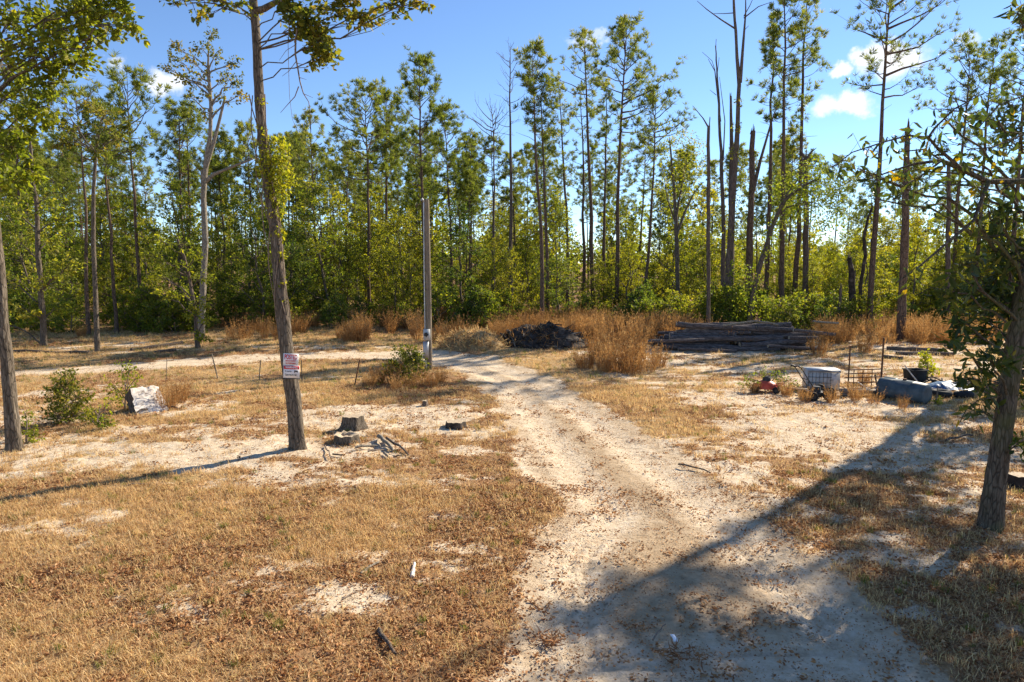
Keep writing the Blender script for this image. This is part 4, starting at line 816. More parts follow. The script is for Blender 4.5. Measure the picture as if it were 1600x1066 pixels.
# ------------------------------------------------------------------ earth mounds
def mounds():
    def mound(name, label, pxc, pyb, wpx, hpx, dm, mt, seed, lump):
        x, y = G(pxc, pyb); y += dm * .5; w = wpx / FPX * y; h = hpx / FPX * y; A = Acc(); n, m = 64, 40
        u, v = np.meshgrid(np.linspace(-1.1, 1.1, n), np.linspace(-1.1, 1.1, m)); r = np.sqrt(u * u + v * v); X, Y_ = u * w / 2, v * dm / 2
        z = h * np.clip(1 - r ** 2.2, -.1, 1) * (.65 + .7 * fbm(X * .9 + seed, Y_ * .9, seed, 3)) + lump * (fbm(X * 4, Y_ * 4, seed + 4, 4) - .5) * np.clip(1.2 - r, 0, 1) - .04
        i = (np.arange(m - 1)[:, None] * n + np.arange(n - 1)[None]).ravel(); A.add(np.stack([X, Y_, z], -1).reshape(-1, 3), np.stack([i, i + 1, i + n + 1, i + n], 1)); o = np.array([x, y, gz(x, y)])
        t = thing(name, label, 'mound', o); link('heap', A.mesh('heap', mt, True), t); return t, w, h, dm
    sm = MT['straw']
    tan = plain_mat('straw_covered_earth', [(.20, .125, .055), (.32, .21, .095), (.42, .30, .15)], 6, .95, 0, .8)
    t, w, h, dm = mound('grassy_mound', 'low tan mound of dry grass at the bend of the drive', 738, 552, 118, 26, 2.8, tan, 4, .55); rng = np.random.default_rng(4); S = Acc()
    n = 2600; u = rng.uniform(-.98, .98, (n, 2)); u = u[np.hypot(u[:, 0], u[:, 1]) < 1]; r = np.hypot(u[:, 0], u[:, 1]); p = np.column_stack([u[:, 0] * w / 2, u[:, 1] * dm / 2, h * (1 - r ** 2.2) * .95]); leaves(S, p, rng.normal(size=p.shape) + [-.4, -.2, .2], rng.uniform(.2, .5, len(p)), .05, rng.uniform(0, 1, len(p)), rng); stuffpart(link('dry_grass', S.mesh('dry_grass', MT['straw']), t))
    t, w, h, dm = mound('brush_pile', 'dark charred brush pile in the centre beyond the drive', 850, 549, 155, 31, 3.0, MT['char'], 9, .7)
    S = Acc(); W = Acc()
    for k in range(260):
        a = rng.uniform(0, 6.28); r = rng.uniform(0, 1) ** .6; c = np.array([math.cos(a) * r * w / 2, math.sin(a) * r * dm / 2, h * (1 - r ** 2.2) * .85 + rng.uniform(-.05, .15)]); d = unit(rng.normal(size=3) * [1, 1, .35]) * rng.uniform(.15, .6); tube(S if k % 6 else W, np.array([c - d, c + rng.normal(0, .04, 3), c + d]), [rng.uniform(.012, .05)] * 2 + [.01], 5)
    stuffpart(link('charred_branches', S.mesh('charred_branches', MT['char'], True), t)); stuffpart(link('ash_sticks', W.mesh('ash_sticks', MT['pale_bark'], True), t))
    S = Acc(); n = 1500; a = rng.uniform(0, 6.28, n); r = rng.uniform(0, 1, n) ** .5; p = np.column_stack([np.cos(a) * r * w / 2, np.sin(a) * r * dm / 2, h * (1 - r ** 2.2) * .95]); p = p[p[:, 0] + rng.normal(0, .5, len(p)) < w * .05]; leaves(S, p, rng.normal(size=p.shape) + [-.2, 0, .5], rng.uniform(.15, .4, len(p)), .06, rng.uniform(0, .8, len(p)), rng); stuffpart(link('dry_grass', S.mesh('dry_grass', MT['sedge']), t))
mounds()

# ------------------------------------------------------------------ logs
def logs():
    rng = np.random.default_rng(31); x0, y0 = G(1020, 551); x1 = G(1292, 551)[0]; y0 += .3; n = 0; meshes = []
    for k in range(6):
        A = Acc(); Lh = 1.; z = np.linspace(-Lh, Lh, 9); p = np.column_stack([z, rng.normal(0, .012, 9), rng.normal(0, .012, 9)]); tube(A, p, .13 * (1 + rng.normal(0, .04, 9)), 10, False, .5, .05, rng); B = Acc()
        for sx in (0, -1):
            c = p[sx]; a = np.linspace(0, 6.283, 10, endpoint=False); ring = np.column_stack([np.full(10, c[0] + (.002 if sx else -.002) * (1 if sx else 1)), c[1] + .126 * np.cos(a), c[2] + .126 * np.sin(a)]); B.add(np.vstack([ring, c + [(.004 if sx else -.004), 0, 0]]), [[q, (q + 1) % 10, 10] for q in range(10)])
        meshes.append((A.mesh('bark', MT['log_bark'], True), B.mesh('cut_end', MT['cut_wood'])))
    lay = ['bottom', 'second', 'third', 'fourth', 'fifth', 'top']
    for L_ in range(6):
        z = .13 + L_ * .188
        for row in range(4 if L_ < 4 else 3):
            yy = y0 + .12 * L_ + row * .27 + rng.normal(0, .03); xa = x0 + rng.uniform(-.3, 1.3) + L_ * .22; end = x1 + .3 - rng.uniform(0, 1.3) - L_ * .10
            while xa < end - 1.2:
                ln = min(rng.uniform(2.6, 5.6), end - xa); c = xa + ln / 2; m = meshes[rng.integers(6)]
                lab = 'weathered log in the %s layer of the log pile, %s, %s' % (lay[L_], 'at the front' if row == 0 else ('second', 'third', 'back')[row - 1] + ' row', 'left end' if c < x0 + (x1 - x0) * .36 else 'right end' if c > x0 + (x1 - x0) * .64 else 'middle')
                t = thing('log', lab, 'log', (c, yy, gz(c, yy) + z + (rng.normal(0, .045) if L_ else 0)), 0, 'logs in the pile'); t.rotation_euler = (rng.uniform(0, 6.28), rng.normal(0, .035), rng.normal(0, .05)); s = rng.uniform(.62, 1.12); t.scale = (ln / 2, s, s)
                link('bark', m[0], t); link('cut_end', m[1], t); xa += ln + rng.uniform(.05, .3); n += 1
    for k, (pa, pb, dy, lab) in enumerate((((1012, 534), (1100, 531), -.35, 'slim log slanting before the left half of the log pile'), ((1060, 545), (1150, 549), -.5, 'low slim log at the foot of the log pile, left half'), ((1200, 541), (1290, 546), -.4, 'slim log slanting before the right half of the log pile'), ((1240, 516), (1305, 523), -.2, 'slim log sticking out past the right end of the pile'))):
        a, b = P(*pa, y0 + dy), P(*pb, y0 + dy + .1); c = (a + b) / 2; d = b - a; ln = np.linalg.norm(d); t = thing('log', lab, 'log', c, 0, 'logs in the pile'); t.rotation_euler = (0, -math.asin(d[2] / ln), math.atan2(d[1], d[0])); t.scale = (ln / 2, .6, .6); m = meshes[k]; link('bark', m[0], t); link('cut_end', m[1], t)
    # crooked pole on the top of the stack, loose poles
    for pts, Y, r, lab in (([(1130, 509), (1150, 506), (1172, 503), (1185, 501)], y0 - .1, .05, 'thin pale crooked pole lying on top of the log pile'), ([(1178, 502), (1200, 504), (1216, 508)], y0 + .2, .05, 'bent pale stick on top of the logs right of the crooked pole'),
                           ([(1270, 502), (1290, 504), (1310, 505)], y0 + 2, .05, 'dark loose pole behind the right end of the logs')):
        A = Acc(); p = np.array([P(a, b, Y) for a, b in pts]); tube(A, p, r, 7, True, .5, .08, rng); tag(link('loose_pole', A.mesh('loose_pole', MT['pale_bark'], True)), lab, 'pole')
    for pts, r, lab in (([(1385, 548), (1420, 541), (1470, 552)], .10, 'fallen grey log right of the log pile'), ([(1400, 556), (1450, 560), (1490, 557)], .09, 'fallen log lying behind the yellow bush'), ([(1380, 560), (1410, 563)], .08, 'short fallen log behind the pipe gate'), ([(1470, 540), (1530, 538)], .09, 'fallen pale log behind the big-leaved tree foliage'),
                        ([(20, 549), (90, 546), (140, 551)], .06, 'thin fallen pole beyond the lane at the far left'), ([(205, 548), (250, 542), (285, 537)], .08, 'fallen grey branch beyond the lane left of the young tree'), ([(240, 552), (262, 546), (275, 549)], .07, 'short crooked fallen branch beside the lane')):
        A = Acc(); p = []
        for a, b in pts: x, y = G(a, b); p.append([x, y, gz(x, y) + r * .8])
        tube(A, curve_pts(p[0], p[-1], (0, 0, 0), 7, rng, .012), r * rng.uniform(.8, 1.1, 7), 8, True, .5, .08, rng); tag(link('fallen_log', A.mesh('fallen_log', MT['dead_bark'], True)), lab, 'log')
    A = Acc(); Y = 36.
    for pts in ([(1438, 545), (1432, 528), (1424, 515)], [(1442, 542), (1438, 525), (1430, 511)], [(1474, 530), (1470, 520), (1472, 511)]): tube(A, np.array([P(a, b, Y) for a, b in pts]), [.06, .05, .03], 6)
    tag(link('upturned_branches', A.mesh('upturned_branches', MT['pale_bark'], True)), 'pale upturned broken branches beside the thick broken trunk', 'branch')
logs()

# ------------------------------------------------------------------ pole, signs, stakes
def pole():
    x, y = G(671, 577); z = gz(x, y); H = height_at(312, y) - z; w = 9.6 / FPX * y / 2
    t = thing('utility_pole', 'bare wooden utility pole with a grey meter box beside the drive', 'utility pole', (x, y, z))
    A = Acc(); tube(A, [(0, 0, -.2), (-.0, 0, H * .5), (-.02, 0, H)], [w, w * .92, w * .84], 14); link('pole', A.mesh('pole', MT['pole_wood'], True), t)
    def zz(py): return height_at(py, y) - z
    A = Acc(); box(A, (-.06, -w - .05, (zz(514) + zz(531)) / 2), (.24, .10, zz(514) - zz(531))); mb = link('meter_box', A.mesh('meter_box', MT['grey_box']), t)
    A = Acc(); tube(A, [(-.08, -w - .10, zz(522)), (-.08, -w - .14, zz(522))], [.062, .058], 16); link('meter_dial', A.mesh('meter_dial', MT['dark_metal']), mb)
    A = Acc(); box(A, (-.10, -w - .04, (zz(533) + zz(560)) / 2), (.20, .08, zz(533) - zz(560))); db = link('breaker_box', A.mesh('breaker_box', MT['galv']), t)
    A = Acc(); box(A, (-.10, -w - .084, (zz(536) + zz(556)) / 2), (.16, .006, (zz(536) - zz(556)))); link('door', A.mesh('door', MT['grey_box']), db)
    A = Acc(); tube(A, [(-w - .02, -.06, zz(531)), (-w - .02, -.06, zz(420)), (-w - .0, -.06, zz(316))], .024, 8); tube(A, [(-w, -.06, zz(316)), (-w - .05, -.1, zz(311)), (-w - .10, -.14, zz(314))], .03, 8); link('conduit', A.mesh('conduit', MT['galv'], True), t)
    A = Acc(); tube(A, [(-.1, -w - .04, zz(560)), (-.1, -w - .04, -.1)], .026, 8); link('conduit', A.mesh('conduit', MT['galv'], True), t)
pole()

def signs():
    def xaxis(py): return np.interp(py, [520, 590, 650], [447, 455, 461])
    Y = OAKY - .26
    def sign(name, label, cx, cy, wpx, hpx, tilt, builder, Yo):
        c = P(cx, cy, Yo); w, h = wpx / FPX * Yo, hpx / FPX * Yo
        t = thing(name, label, 'sign', c, 0); t.rotation_euler = (R(-3), R(tilt), R(4))
        A = Acc(); box(A, (0, 0, 0), (w, .008, h)); link('panel', A.mesh('panel', MT['sign_white']), t)
        def rect(nm, x, z, ww, hh, m, lift=.006): B = Acc(); box(B, (x * w, -lift, z * h), (ww * w, .003, hh * h)); return link(nm, B.mesh(nm, MT[m]), t)
        def text(s, x, z, wid, hh, m, lift=.0085, nm='lettering'):
            cu = bpy.data.curves.new(nm, 'FONT'); cu.body = s; cu.align_x = 'CENTER'; cu.align_y = 'CENTER'; cu.extrude = .0006; cu.offset = .028; cu.size = 1
            o = bpy.data.objects.new(nm, cu); COL.objects.link(o); cu.materials.append(MT[m]); bpy.context.view_layer.update()
            dx, dy = max(o.dimensions.x, .01), max(o.dimensions.y, .01); o.parent = t; o.rotation_euler = (math.pi / 2, 0, 0); o.location = (x * w, -lift, z * h); o.scale = (wid * w / dx, hh * h / dy, 1); me = bpy.data.meshes.new_from_object(o.evaluated_get(bpy.context.evaluated_depsgraph_get())); k = link(nm, me, t, o.location); k.rotation_euler = o.rotation_euler; k.scale = o.scale; bpy.data.objects.remove(o)
        builder(rect, text); return t
    def posted(rect, text):
        text('POSTED', 0, .20, .84, .42, 'sign_red', .0062); text('PRIVATE PROPERTY', 0, -.12, .72, .13, 'sign_red', .0062); text('NO TRESPASSING', 0, -.32, .66, .12, 'sign_red', .0062)
    def warn(rect, text):
        rect('header_band', 0, .34, .96, .27, 'sign_red'); text('WARNING', 0, .34, .76, .17, 'sign_white'); text('Security', -.20, .03, .42, .15, 'sign_black', .0062); text('Cameras in Use', -.02, -.25, .76, .15, 'sign_black', .0062)
        rect('camera_icon', .27, .06, .20, .10, 'sign_black'); rect('camera_icon', .36, .04, .06, .16, 'sign_black'); rect('camera_icon', .21, -.04, .04, .10, 'sign_black')
    sign('posted_sign', 'upper white sign with red POSTED lettering on the leaning tree', 454.5, 562, 23.5, 19, 3, posted, Y)
    sign('warning_sign', 'lower white sign with a red WARNING band on the leaning tree', 455.5, 581, 25, 20, 3, warn, Y - .02)
    A = Acc(); c = P(455.5, 591.5, Y + .01); box(A, c, (.36, .05, .02)); tag(link('sign_batten', A.mesh('sign_batten', MT['dark_metal'])), 'dark batten under the two signs on the leaning tree', 'batten')
    for (a, b), (c_, d), r, mt, lab in (((341, 592), (331, 553), .022, 'pole_wood', 'leaning wooden stake left of the posted tree'), ((405, 594), (407, 563), .018, 'pole_wood', 'thin upright stake between the leaning stake and the posted tree'), ((472, 601), (471, 563), .014, 'dark_metal', 'thin dark metal rod just right of the signs'), ((553, 604), (562, 562), .022, 'rust', 'rusty leaning stake left of the pole bush'), ((259, 600), (261, 558), .011, 'pole_wood', 'thin tan rod behind the white-faced stump')):
        x, y = G(a, b); A = Acc(); tube(A, [(x, y, gz(x, y) - .08), P(c_, d, y)], r, 7); tag(link('stake', A.mesh('stake', MT[mt], True)), lab, 'stake', 'stakes in the clearing')
signs()

# ------------------------------------------------------------------ stumps, sticks, litter
def stumps():
    rng = np.random.default_rng(17)
    def stump(label, px, py, wpx, hpx, flare, mt, hollow=False, topw=.72):
        x, y = G(px, py); t = thing('tree_stump', label, 'stump', (x, y, gz(x, y)), 0, 'tree stumps'); w = wpx / FPX * y / 2; h = hpx / FPX * y; n = 22; a = np.linspace(0, 2 * np.pi, n, endpoint=False); lob = 1 + .12 * np.sin(a * 5 + 1) + rng.normal(0, .04, n)
        A = Acc(); rings = []
        for s in np.linspace(0, 1, 7):
            r = w * (topw + (1 - topw) * (1 - s) ** 2.2 * flare) * (1 + (lob - 1) * (1.6 - s)); rings.append(np.column_stack([r * np.cos(a), r * np.sin(a), np.full(n, -.05 + (h + .05) * s) + (rng.normal(0, .012, n) if s == 1 else 0)]))
        V = np.concatenate(rings); i = np.arange(6)[:, None] * n; j = np.arange(n)[None]; A.add(V, np.stack([i + j, i + (j + 1) % n, i + n + (j + 1) % n, i + n + j], -1).reshape(-1, 4)); link('bark', A.mesh('bark', MT[mt]), t)
        B = Acc(); top = rings[-1]; inn = top * [.55, .55, 1]; c = np.array([0, 0, h * .99])
        if hollow:
            dn = inn * [.9, .9, 0] + [0, 0, h * .45]; B.add(np.vstack([top, inn, dn, [[0, 0, h * .4]]]), [[q, (q + 1) % n, n + (q + 1) % n, n + q] for q in range(n)] + [[n + q, n + (q + 1) % n, 2 * n + (q + 1) % n, 2 * n + q] for q in range(n)])
            m2 = Acc(); m2.add(np.vstack([dn, [[0, 0, h * .4]]]), [[q, (q + 1) % n, n] for q in range(n)]); link('hollow', m2.mesh('hollow', MT['char']), t)
        else: B.add(np.vstack([top, [c]]), [[q, (q + 1) % n, n] for q in range(n)])
        link('cut_face', B.mesh('cut_face', MT['cut_wood']), t); return t
    stump('tall grey flared stump right of the posted tree', 552, 672, 44, 22, 1.2, 'oak_bark')
    stump('low hollow stump in front of the tall flared stump', 541, 693, 42, 13, 1.1, 'oak_bark', True, .9)
    stump('low dark charred stump left of the drive', 712, 668, 33, 10, 1.0, 'char', False, .9)
    stump('tiny broken brown stump farther up left of the drive', 664, 636, 15, 9, 1.2, 'dead_bark', False, .5)
    stump('dark round stump half hidden behind the big-leaved tree trunk', 1592, 760, 34, 20, 1.05, 'char', False, .9)
    # white-faced tilted block (sawn root plate)
    x, y = G(236, 645); t = thing('upturned_stump', 'tilted stump with a big white weathered cut face by the green bushes', 'stump', (x, y, gz(x, y)), R(48)); A = Acc(); n = 9
    u, v = np.meshgrid(np.linspace(-1, 1, n), np.linspace(0, 1, n)); W = .70 * (1 + .12 * (1 - v)); z = v * .64; X = u * W / 2 + .10 * (1 - v) * (u > 0) * .4 - .02 + .03 * v; Yy = -.05 + .42 * v + rng.normal(0, .022, u.shape); edge = (np.abs(u) == 1) | (v == 1); z = z + edge * rng.normal(0, .03, u.shape); X = X + edge * rng.normal(0, .025, u.shape)
    f = np.stack([X, Yy, z], -1).reshape(-1, 3); bk = f * [.8, 1, .6] + [-.08, .42, 0]; i = (np.arange(n - 1)[:, None] * n + np.arange(n - 1)[None]).ravel(); F = np.stack([i, i + 1, i + n + 1, i + n], 1); A.add(f, F); link('cut_face', A.mesh('cut_face', MT['white_wood']), t)
    rim = list(range(n)) + [n * k + n - 1 for k in range(1, n)] + [n * (n - 1) + k for k in range(n - 2, -1, -1)] + [n * k for k in range(n - 2, 0, -1)]; A = Acc(); m = len(rim); A.add(np.concatenate([f[rim], bk[rim]]), [[q, m + q, m + (q + 1) % m, (q + 1) % m] for q in range(m)]); A.add(bk, F[:, ::-1]); link('bark', A.mesh('bark', MT['dead_bark']), t)
    for k in range(6):
        A = Acc(); a = np.array([rng.uniform(-.3, .35), .1, rng.uniform(.02, .15)]); e = a + np.array([rng.choice([-1, 1]) * rng.uniform(.25, .6), rng.uniform(-.35, .2), -.05]); tube(A, curve_pts(a, e, (0, 0, .15), 5, rng), np.linspace(.04, .01, 5), 6); link('root', A.mesh('root', MT['dead_bark'], True), t)
    # branch pile by the stumps
    for k, (pa, pb, r) in enumerate((((592, 690), (615, 708), .05), ((604, 692), (638, 713), .032), ((555, 706), (590, 700), .03), ((562, 702), (585, 702), .025), ((575, 711), (600, 706), .02), ((600, 712), (608, 719), .03), ((508, 702), (518, 722), .018), ((520, 714), (538, 716), .02), ((615, 716), (632, 713), .018))):
        xa, ya = G(*pa); xb, yb = G(*pb); A = Acc(); tube(A, curve_pts((xa, ya, gz(xa, ya) + .10 - .01 * k), (xb, yb, gz(xb, yb) + .03), (0, 0, .03), 6, rng, .02), np.linspace(r, r * .6, 6), 7, True, .5, .1, rng)
        lab = ['thickest split branch of the small pile right of the stumps', 'dark curved branch ending the small pile on the right', 'pale stick at the left of the small branch pile', 'thin stick above the pale left one in the pile', 'thin stick under the middle of the branch pile', 'stubby stick at the front of the branch pile', 'thin stick in front of the posted tree foot', 'dark stick below the hollow stump', 'dark twig at the right front of the branch pile'][k]
        tag(link('branch', A.mesh('branch', MT[('pale_bark', 'dead_bark', 'pale_bark', 'dead_bark', 'twig', 'pale_bark', 'twig', 'dead_bark', 'dead_bark')[k]], True)), lab, 'branch', 'branches lying by the stumps')
    for pa, pb, r, mt, lab in (((563, 896), (592, 878), .022, 'pale_bark', 'pale stick lying in the dry grass'), ((644, 902), (648, 880), .03, 'white_wood', 'short white stick in the dry grass left of the drive'), ((592, 985), (618, 1025), .028, 'dead_bark', 'grey-brown crooked stick near the bottom of the picture'), ((1060, 728), (1110, 742), .02, 'dead_bark', 'thin dark branch at the right side of the drive'), ((535, 935), (575, 915), .010, 'twig', 'thin twig in the grass at the lower left'), ((1478, 690), (1520, 683), .03, 'dead_bark', 'stick lying in the shade left of the big-leaved tree'), ((1020, 1000), (1040, 975), .010, 'twig', 'dark twig beside the white scrap'), ((180, 765), (250, 758), .015, 'twig', 'thin dead twig near the long trunk shadow'), ((700, 610), (735, 612), .02, 'dead_bark', 'little branch at the bend of the drive')):
        xa, ya = G(*pa); xb, yb = G(*pb); A = Acc(); tube(A, curve_pts((xa, ya, gz(xa, ya) + r * 1.2), (xb, yb, gz(xb, yb) + r * 1.2), (0, 0, .03), 6, rng, .025), np.linspace(r, r * .6, 6), 7, True, .5, .1, rng); tag(link('stick', A.mesh('stick', MT[mt], True)), lab, 'stick', 'sticks on the ground')
    x, y = G(1053, 996); A = Acc(); u = np.linspace(0, 1, 5); V = np.concatenate([np.column_stack([np.full(5, sx * .022), (u - .5) * .16, .03 + .012 * np.sin(u * 5)]) for sx in (-1, 1)] + [np.column_stack([np.full(5, sx * .022), (u - .5) * .16, .024 + .012 * np.sin(u * 5)]) for sx in (-1, 1)])
    F = [[i, i + 5, i + 6, i + 1] for i in range(4)] + [[i + 10, i + 11, i + 16, i + 15] for i in range(4)] + [[i, i + 1, i + 11, i + 10] for i in range(4)] + [[i + 5, i + 15, i + 16, i + 6] for i in range(4)]; A.add(V, F); o = link('paper_scrap', A.mesh('paper_scrap', MT['paper']), None, (x, y, gz(x, y) - .015)); tag(o, 'small white scrap lying on the shaded drive', 'litter')
    # dark twiggy debris pieces on the drive
    for px, py, s, lab in ((1225, 0, 0, ''), (1060, 1022, .22, 'clump of dark pine twigs on the drive below the white scrap'), (858, 1000, .15, 'small brown twig clump on the left of the drive')):
        if not s: continue
        x, y = G(px, py); A = Acc(); m = 70; leaves(A, np.column_stack([rng.normal(0, s * .5, m), rng.normal(0, s * .35, m), rng.uniform(.0, .06, m)]), rng.normal(size=(m, 3)) * [1, 1, .3], .14, .08, rng.uniform(0, .5, m), rng); o = link('twig_clump', A.mesh('twig_clump', MT['litter']), None, (x, y, gz(x, y) - .02)); tag(o, lab, 'twigs')
stumps()

# ------------------------------------------------------------------ junk heap on the right
def junk():
    rng = np.random.default_rng(23)
    def at(px, py): x, y = G(px, py); return np.array([x, y, gz(x, y)])
    def wheel(t, c, r, w, ax='y'):
        A = Acc(); n = 20; a = np.linspace(0, 2 * np.pi, n, endpoint=False); k = 8; b = np.linspace(0, 2 * np.pi, k, endpoint=False); rr = r - w * .5; V = np.array([[(rr + w * .5 * math.cos(q)) * math.cos(p), w * .5 * math.sin(q), (rr + w * .5 * math.cos(q)) * math.sin(p)] for p in a for q in b]); F = [[i * k + j, ((i + 1) % n) * k + j, ((i + 1) % n) * k + (j + 1) % k, i * k + (j + 1) % k] for i in range(n) for j in range(k)]; A.add(V, F)
        wo = link('wheel', A.mesh('tyre', MT['rubber'], True), t, c); A = Acc(); tube(A, [(0, -w * .3, 0), (0, w * .3, 0)], [rr * .7] * 2, 14); link('rim', A.mesh('rim', MT['dark_metal']), wo); return wo
    # red mower
    o = at(1196, 614); t = thing('red_mower', 'faded red mower lying in weeds at the left of the junk heap', 'mower', o, R(-20))
    A = Acc(); n, m = 12, 7
    for sgn in (1,):
        th, ph = np.meshgrid(np.linspace(0, 2 * np.pi, n, endpoint=False), np.linspace(0, 1, m)); rx = .34 * (1 - .55 * ph ** 2.4); V = np.stack([rx * np.cos(th) * 1.0, rx * np.sin(th) * .8, .12 + .24 * ph ** .8], -1).reshape(-1, 3); F = [[i * n + j, i * n + (j + 1) % n, (i + 1) * n + (j + 1) % n, (i + 1) * n + j] for i in range(m - 1) for j in range(n)]; A.add(V, F); A.add(np.vstack([V[-n:], [[0, 0, .365]]]), [[j, (j + 1) % n, n] for j in range(n)])
    link('deck', A.mesh('deck', MT['red'], True), t); A = Acc(); tube(A, [(0.02, 0, .36), (.02, 0, .46)], [.13, .11], 14); tube(A, [(.02, 0, .46), (.02, 0, .50)], [.075, .07], 12); link('engine', A.mesh('engine', MT['dark_metal'], True), t)
    A = Acc(); tube(A, [(.2, -.15, .22), (.5, -.15, .30), (.62, -.15, .12)], .022, 7); tube(A, [(.2, .15, .22), (.5, .15, .30), (.62, .15, .12)], .022, 7); tube(A, [(.62, -.15, .12), (.62, .15, .12)], .022, 7); link('handle', A.mesh('handle', MT['red'], True), t)
    for sx in (-1, 1):
        for sy in (-1, 1): wheel(t, (sx * .3, sy * .27, .11), .11, .06)
    # push mower with raised handle
    o = at(1284, 626); t = thing('push_mower', 'dark push mower with a raised loop handle beside the white metal box', 'mower', o, R(8)); A = Acc(); box(A, (-.2, 0, .19), (.46, .42, .12)); tube(A, [(-.2, 0, .25), (-.2, 0, .4)], [.14, .11], 12); link('deck', A.mesh('deck', MT['dark_metal']), t)
    A = Acc()
    for s in (-.17, .17): tube(A, [(-.25, s, .22), (-.55, s, .62), (-.80, s, .98)], .016, 7)
    tube(A, [(-.80, -.17, .98), (-.9, -.17, 1.03), (-.95, -.1, 1.0), (-.95, .1, 1.0), (-.9, .17, 1.03), (-.80, .17, .98)], .02, 7); tube(A, [(-.55, -.17, .62), (-.55, .17, .62)], .012, 6); link('handle', A.mesh('handle', MT['dark_metal'], True), t)
    for sx, r in ((-.42, .14), (.06, .21)):
        for sy in (-.25, .25): wheel(t, (sx, sy, r), r, .07)
    # white metal box with a wire cage front
    o = at(1292, 612); t = thing('metal_cabinet', 'dented white metal box with a wire rack leaning on its front', 'cabinet', o + np.array([0, .45, 0]), R(-9)); A = Acc(); W, D, H = .96, .60, .62
    for c, s in (((0, -D / 2, H / 2), (W, .02, H)), ((0, D / 2, H / 2), (W, .02, H)), ((-W / 2 + .01, 0, H / 2), (.02, D - .024, H)), ((W / 2 - .01, 0, H / 2), (.02, D - .024, H))): box(A, c, s)
    link('side_panels', A.mesh('side_panels', MT['white_paint']), t); A = Acc(); box(A, (0, 0, H + .014), (W + .04, D + .04, .022)); box(A, (0, -D / 2 - .012, H - .03), (W + .03, .01, .05)); link('lid', A.mesh('lid', MT['galv']), t)
    A = Acc()
    for k in range(7): tube(A, [(-W / 2 + .02 + k * .11, -D / 2 - .05, .02), (-W / 2 + .02 + k * .11, -D / 2 - .03, H - .06)], .006, 5)
    for k in range(4): tube(A, [(-W / 2, -D / 2 - .045 + .004 * k, .06 + k * .18), (-W / 2 + .7, -D / 2 - .045 + .004 * k, .06 + k * .18)], .008, 5)
    link('wire_rack', A.mesh('wire_rack', MT['dark_metal'], True), t)
    # pipe gate with two tall posts
    o = at(1350, 616); t = thing('pipe_gate', 'rusty pipe gate standing between two thin posts', 'gate', o, R(4))
    def xw(px): return (px - 1350) / FPX * o[1]
    def zw(py): return height_at(py, o[1]) - o[2]
    for py in (578, 584, 590, 598, 607): A = Acc(); tube(A, [(xw(1316), 0, zw(py)), (xw(1378), 0, zw(py - 1))], .018, 7); link('rail', A.mesh('rail', MT['rust'], True), t)
    for px in (1332, 1347, 1362): A = Acc(); tube(A, [(xw(px), .02, zw(612)), (xw(px), .02, zw(577))], .014, 6); link('upright', A.mesh('upright', MT['rust'], True), t)
    for px, top, r in ((1322, 540, .022), (1376, 528, .028)): A = Acc(); tube(A, [(xw(px), -.03, -.1), (xw(px), -.03, zw(top))], r, 7); link('post', A.mesh('post', MT['rust'], True), t)
    # tank
    a, b = at(1385, 625), at(1452, 637); o = (a + b) / 2 + np.array([0, .2, 0]); d = b - a; L = np.linalg.norm(d) * 1.08; r = .30
    t = thing('steel_tank', 'blue-grey cylindrical steel tank lying on its side at the front of the junk', 'tank', o, math.atan2(d[1], d[0])); A = Acc(); s = np.array([-.5, -.497, -.48, -.2, -.195, -.19, .2, .205, .21, .48, .497, .5]); rr = np.array([.55, .8, .97, 1, 1.02, 1, 1, 1.02, 1, .97, .8, .55]) * r
    tube(A, np.column_stack([s * L, 0 * s, 0 * s + r * .95]), rr, 28); link('shell', A.mesh('shell', MT['blue_steel'], True), t); A = Acc(); tube(A, [(0, 0, r * 1.9), (0, 0, r * 1.95 + .06)], .05, 12); link('filler_cap', A.mesh('filler_cap', MT['rust']), t)
    for sx in (-.3, .3): A = Acc(); box(A, (sx * L, -.05, .045), (.06, .5, .09)); link('foot', A.mesh('foot', MT['rust']), t)
    # black bin
    o = at(1437, 606); t = thing('black_bin', 'open black plastic bin behind the blue tank', 'bin', o + np.array([0, .3, 0]), R(12)); A = Acc(); h = .52
    def fr(w0, w1, z0, z1, fl=1): V = [[sx * w * .5, sy * w * .42, z] for z, w in ((z0, w0), (z1, w1)) for sx, sy in ((-1, -1), (1, -1), (1, 1), (-1, 1))]; return V, [[0, 1, 5, 4], [1, 2, 6, 5], [2, 3, 7, 6], [3, 0, 4, 7]]
    V, F = fr(.44, .54, 0, h); A.add(V, F + [[3, 2, 1, 0]]); V, F = fr(.40, .50, .03, h); A.add(V, [f[::-1] for f in F]); link('body', A.mesh('body', MT['rubber']), t); A = Acc()
    for c, s in (((0, -.235, h), (.58, .03, .035)), ((0, .235, h), (.58, .03, .035)), ((-.275, 0, h), (.03, .44, .035)), ((.275, 0, h), (.03, .44, .035))): box(A, c, s)
    link('rim', A.mesh('rim', MT['rubber']), t)
    # loose pipes and boards
    for k, (pts, r, mt, lab) in enumerate((([(1414, 572), (1441, 606)], .018, 'white_paint', 'white pipe leaning in front of the black bin'), ([(1386, 612), (1416, 600), (1420, 601)], .018, 'galv', 'bent grey pipe above the blue tank'), ([(1416, 600), (1452, 608)], .018, 'galv', 'grey pipe running right over the tank'), ([(1400, 611), (1458, 607)], .02, 'galv', 'long straight grey pipe lying behind the tank'), ([(1364, 612), (1378, 597)], .022, 'white_paint', 'short white pipe leaning left of the tank'), ([(1340, 597), (1358, 610)], .016, 'galv', 'thin pale pipe leaning on the gate'))):
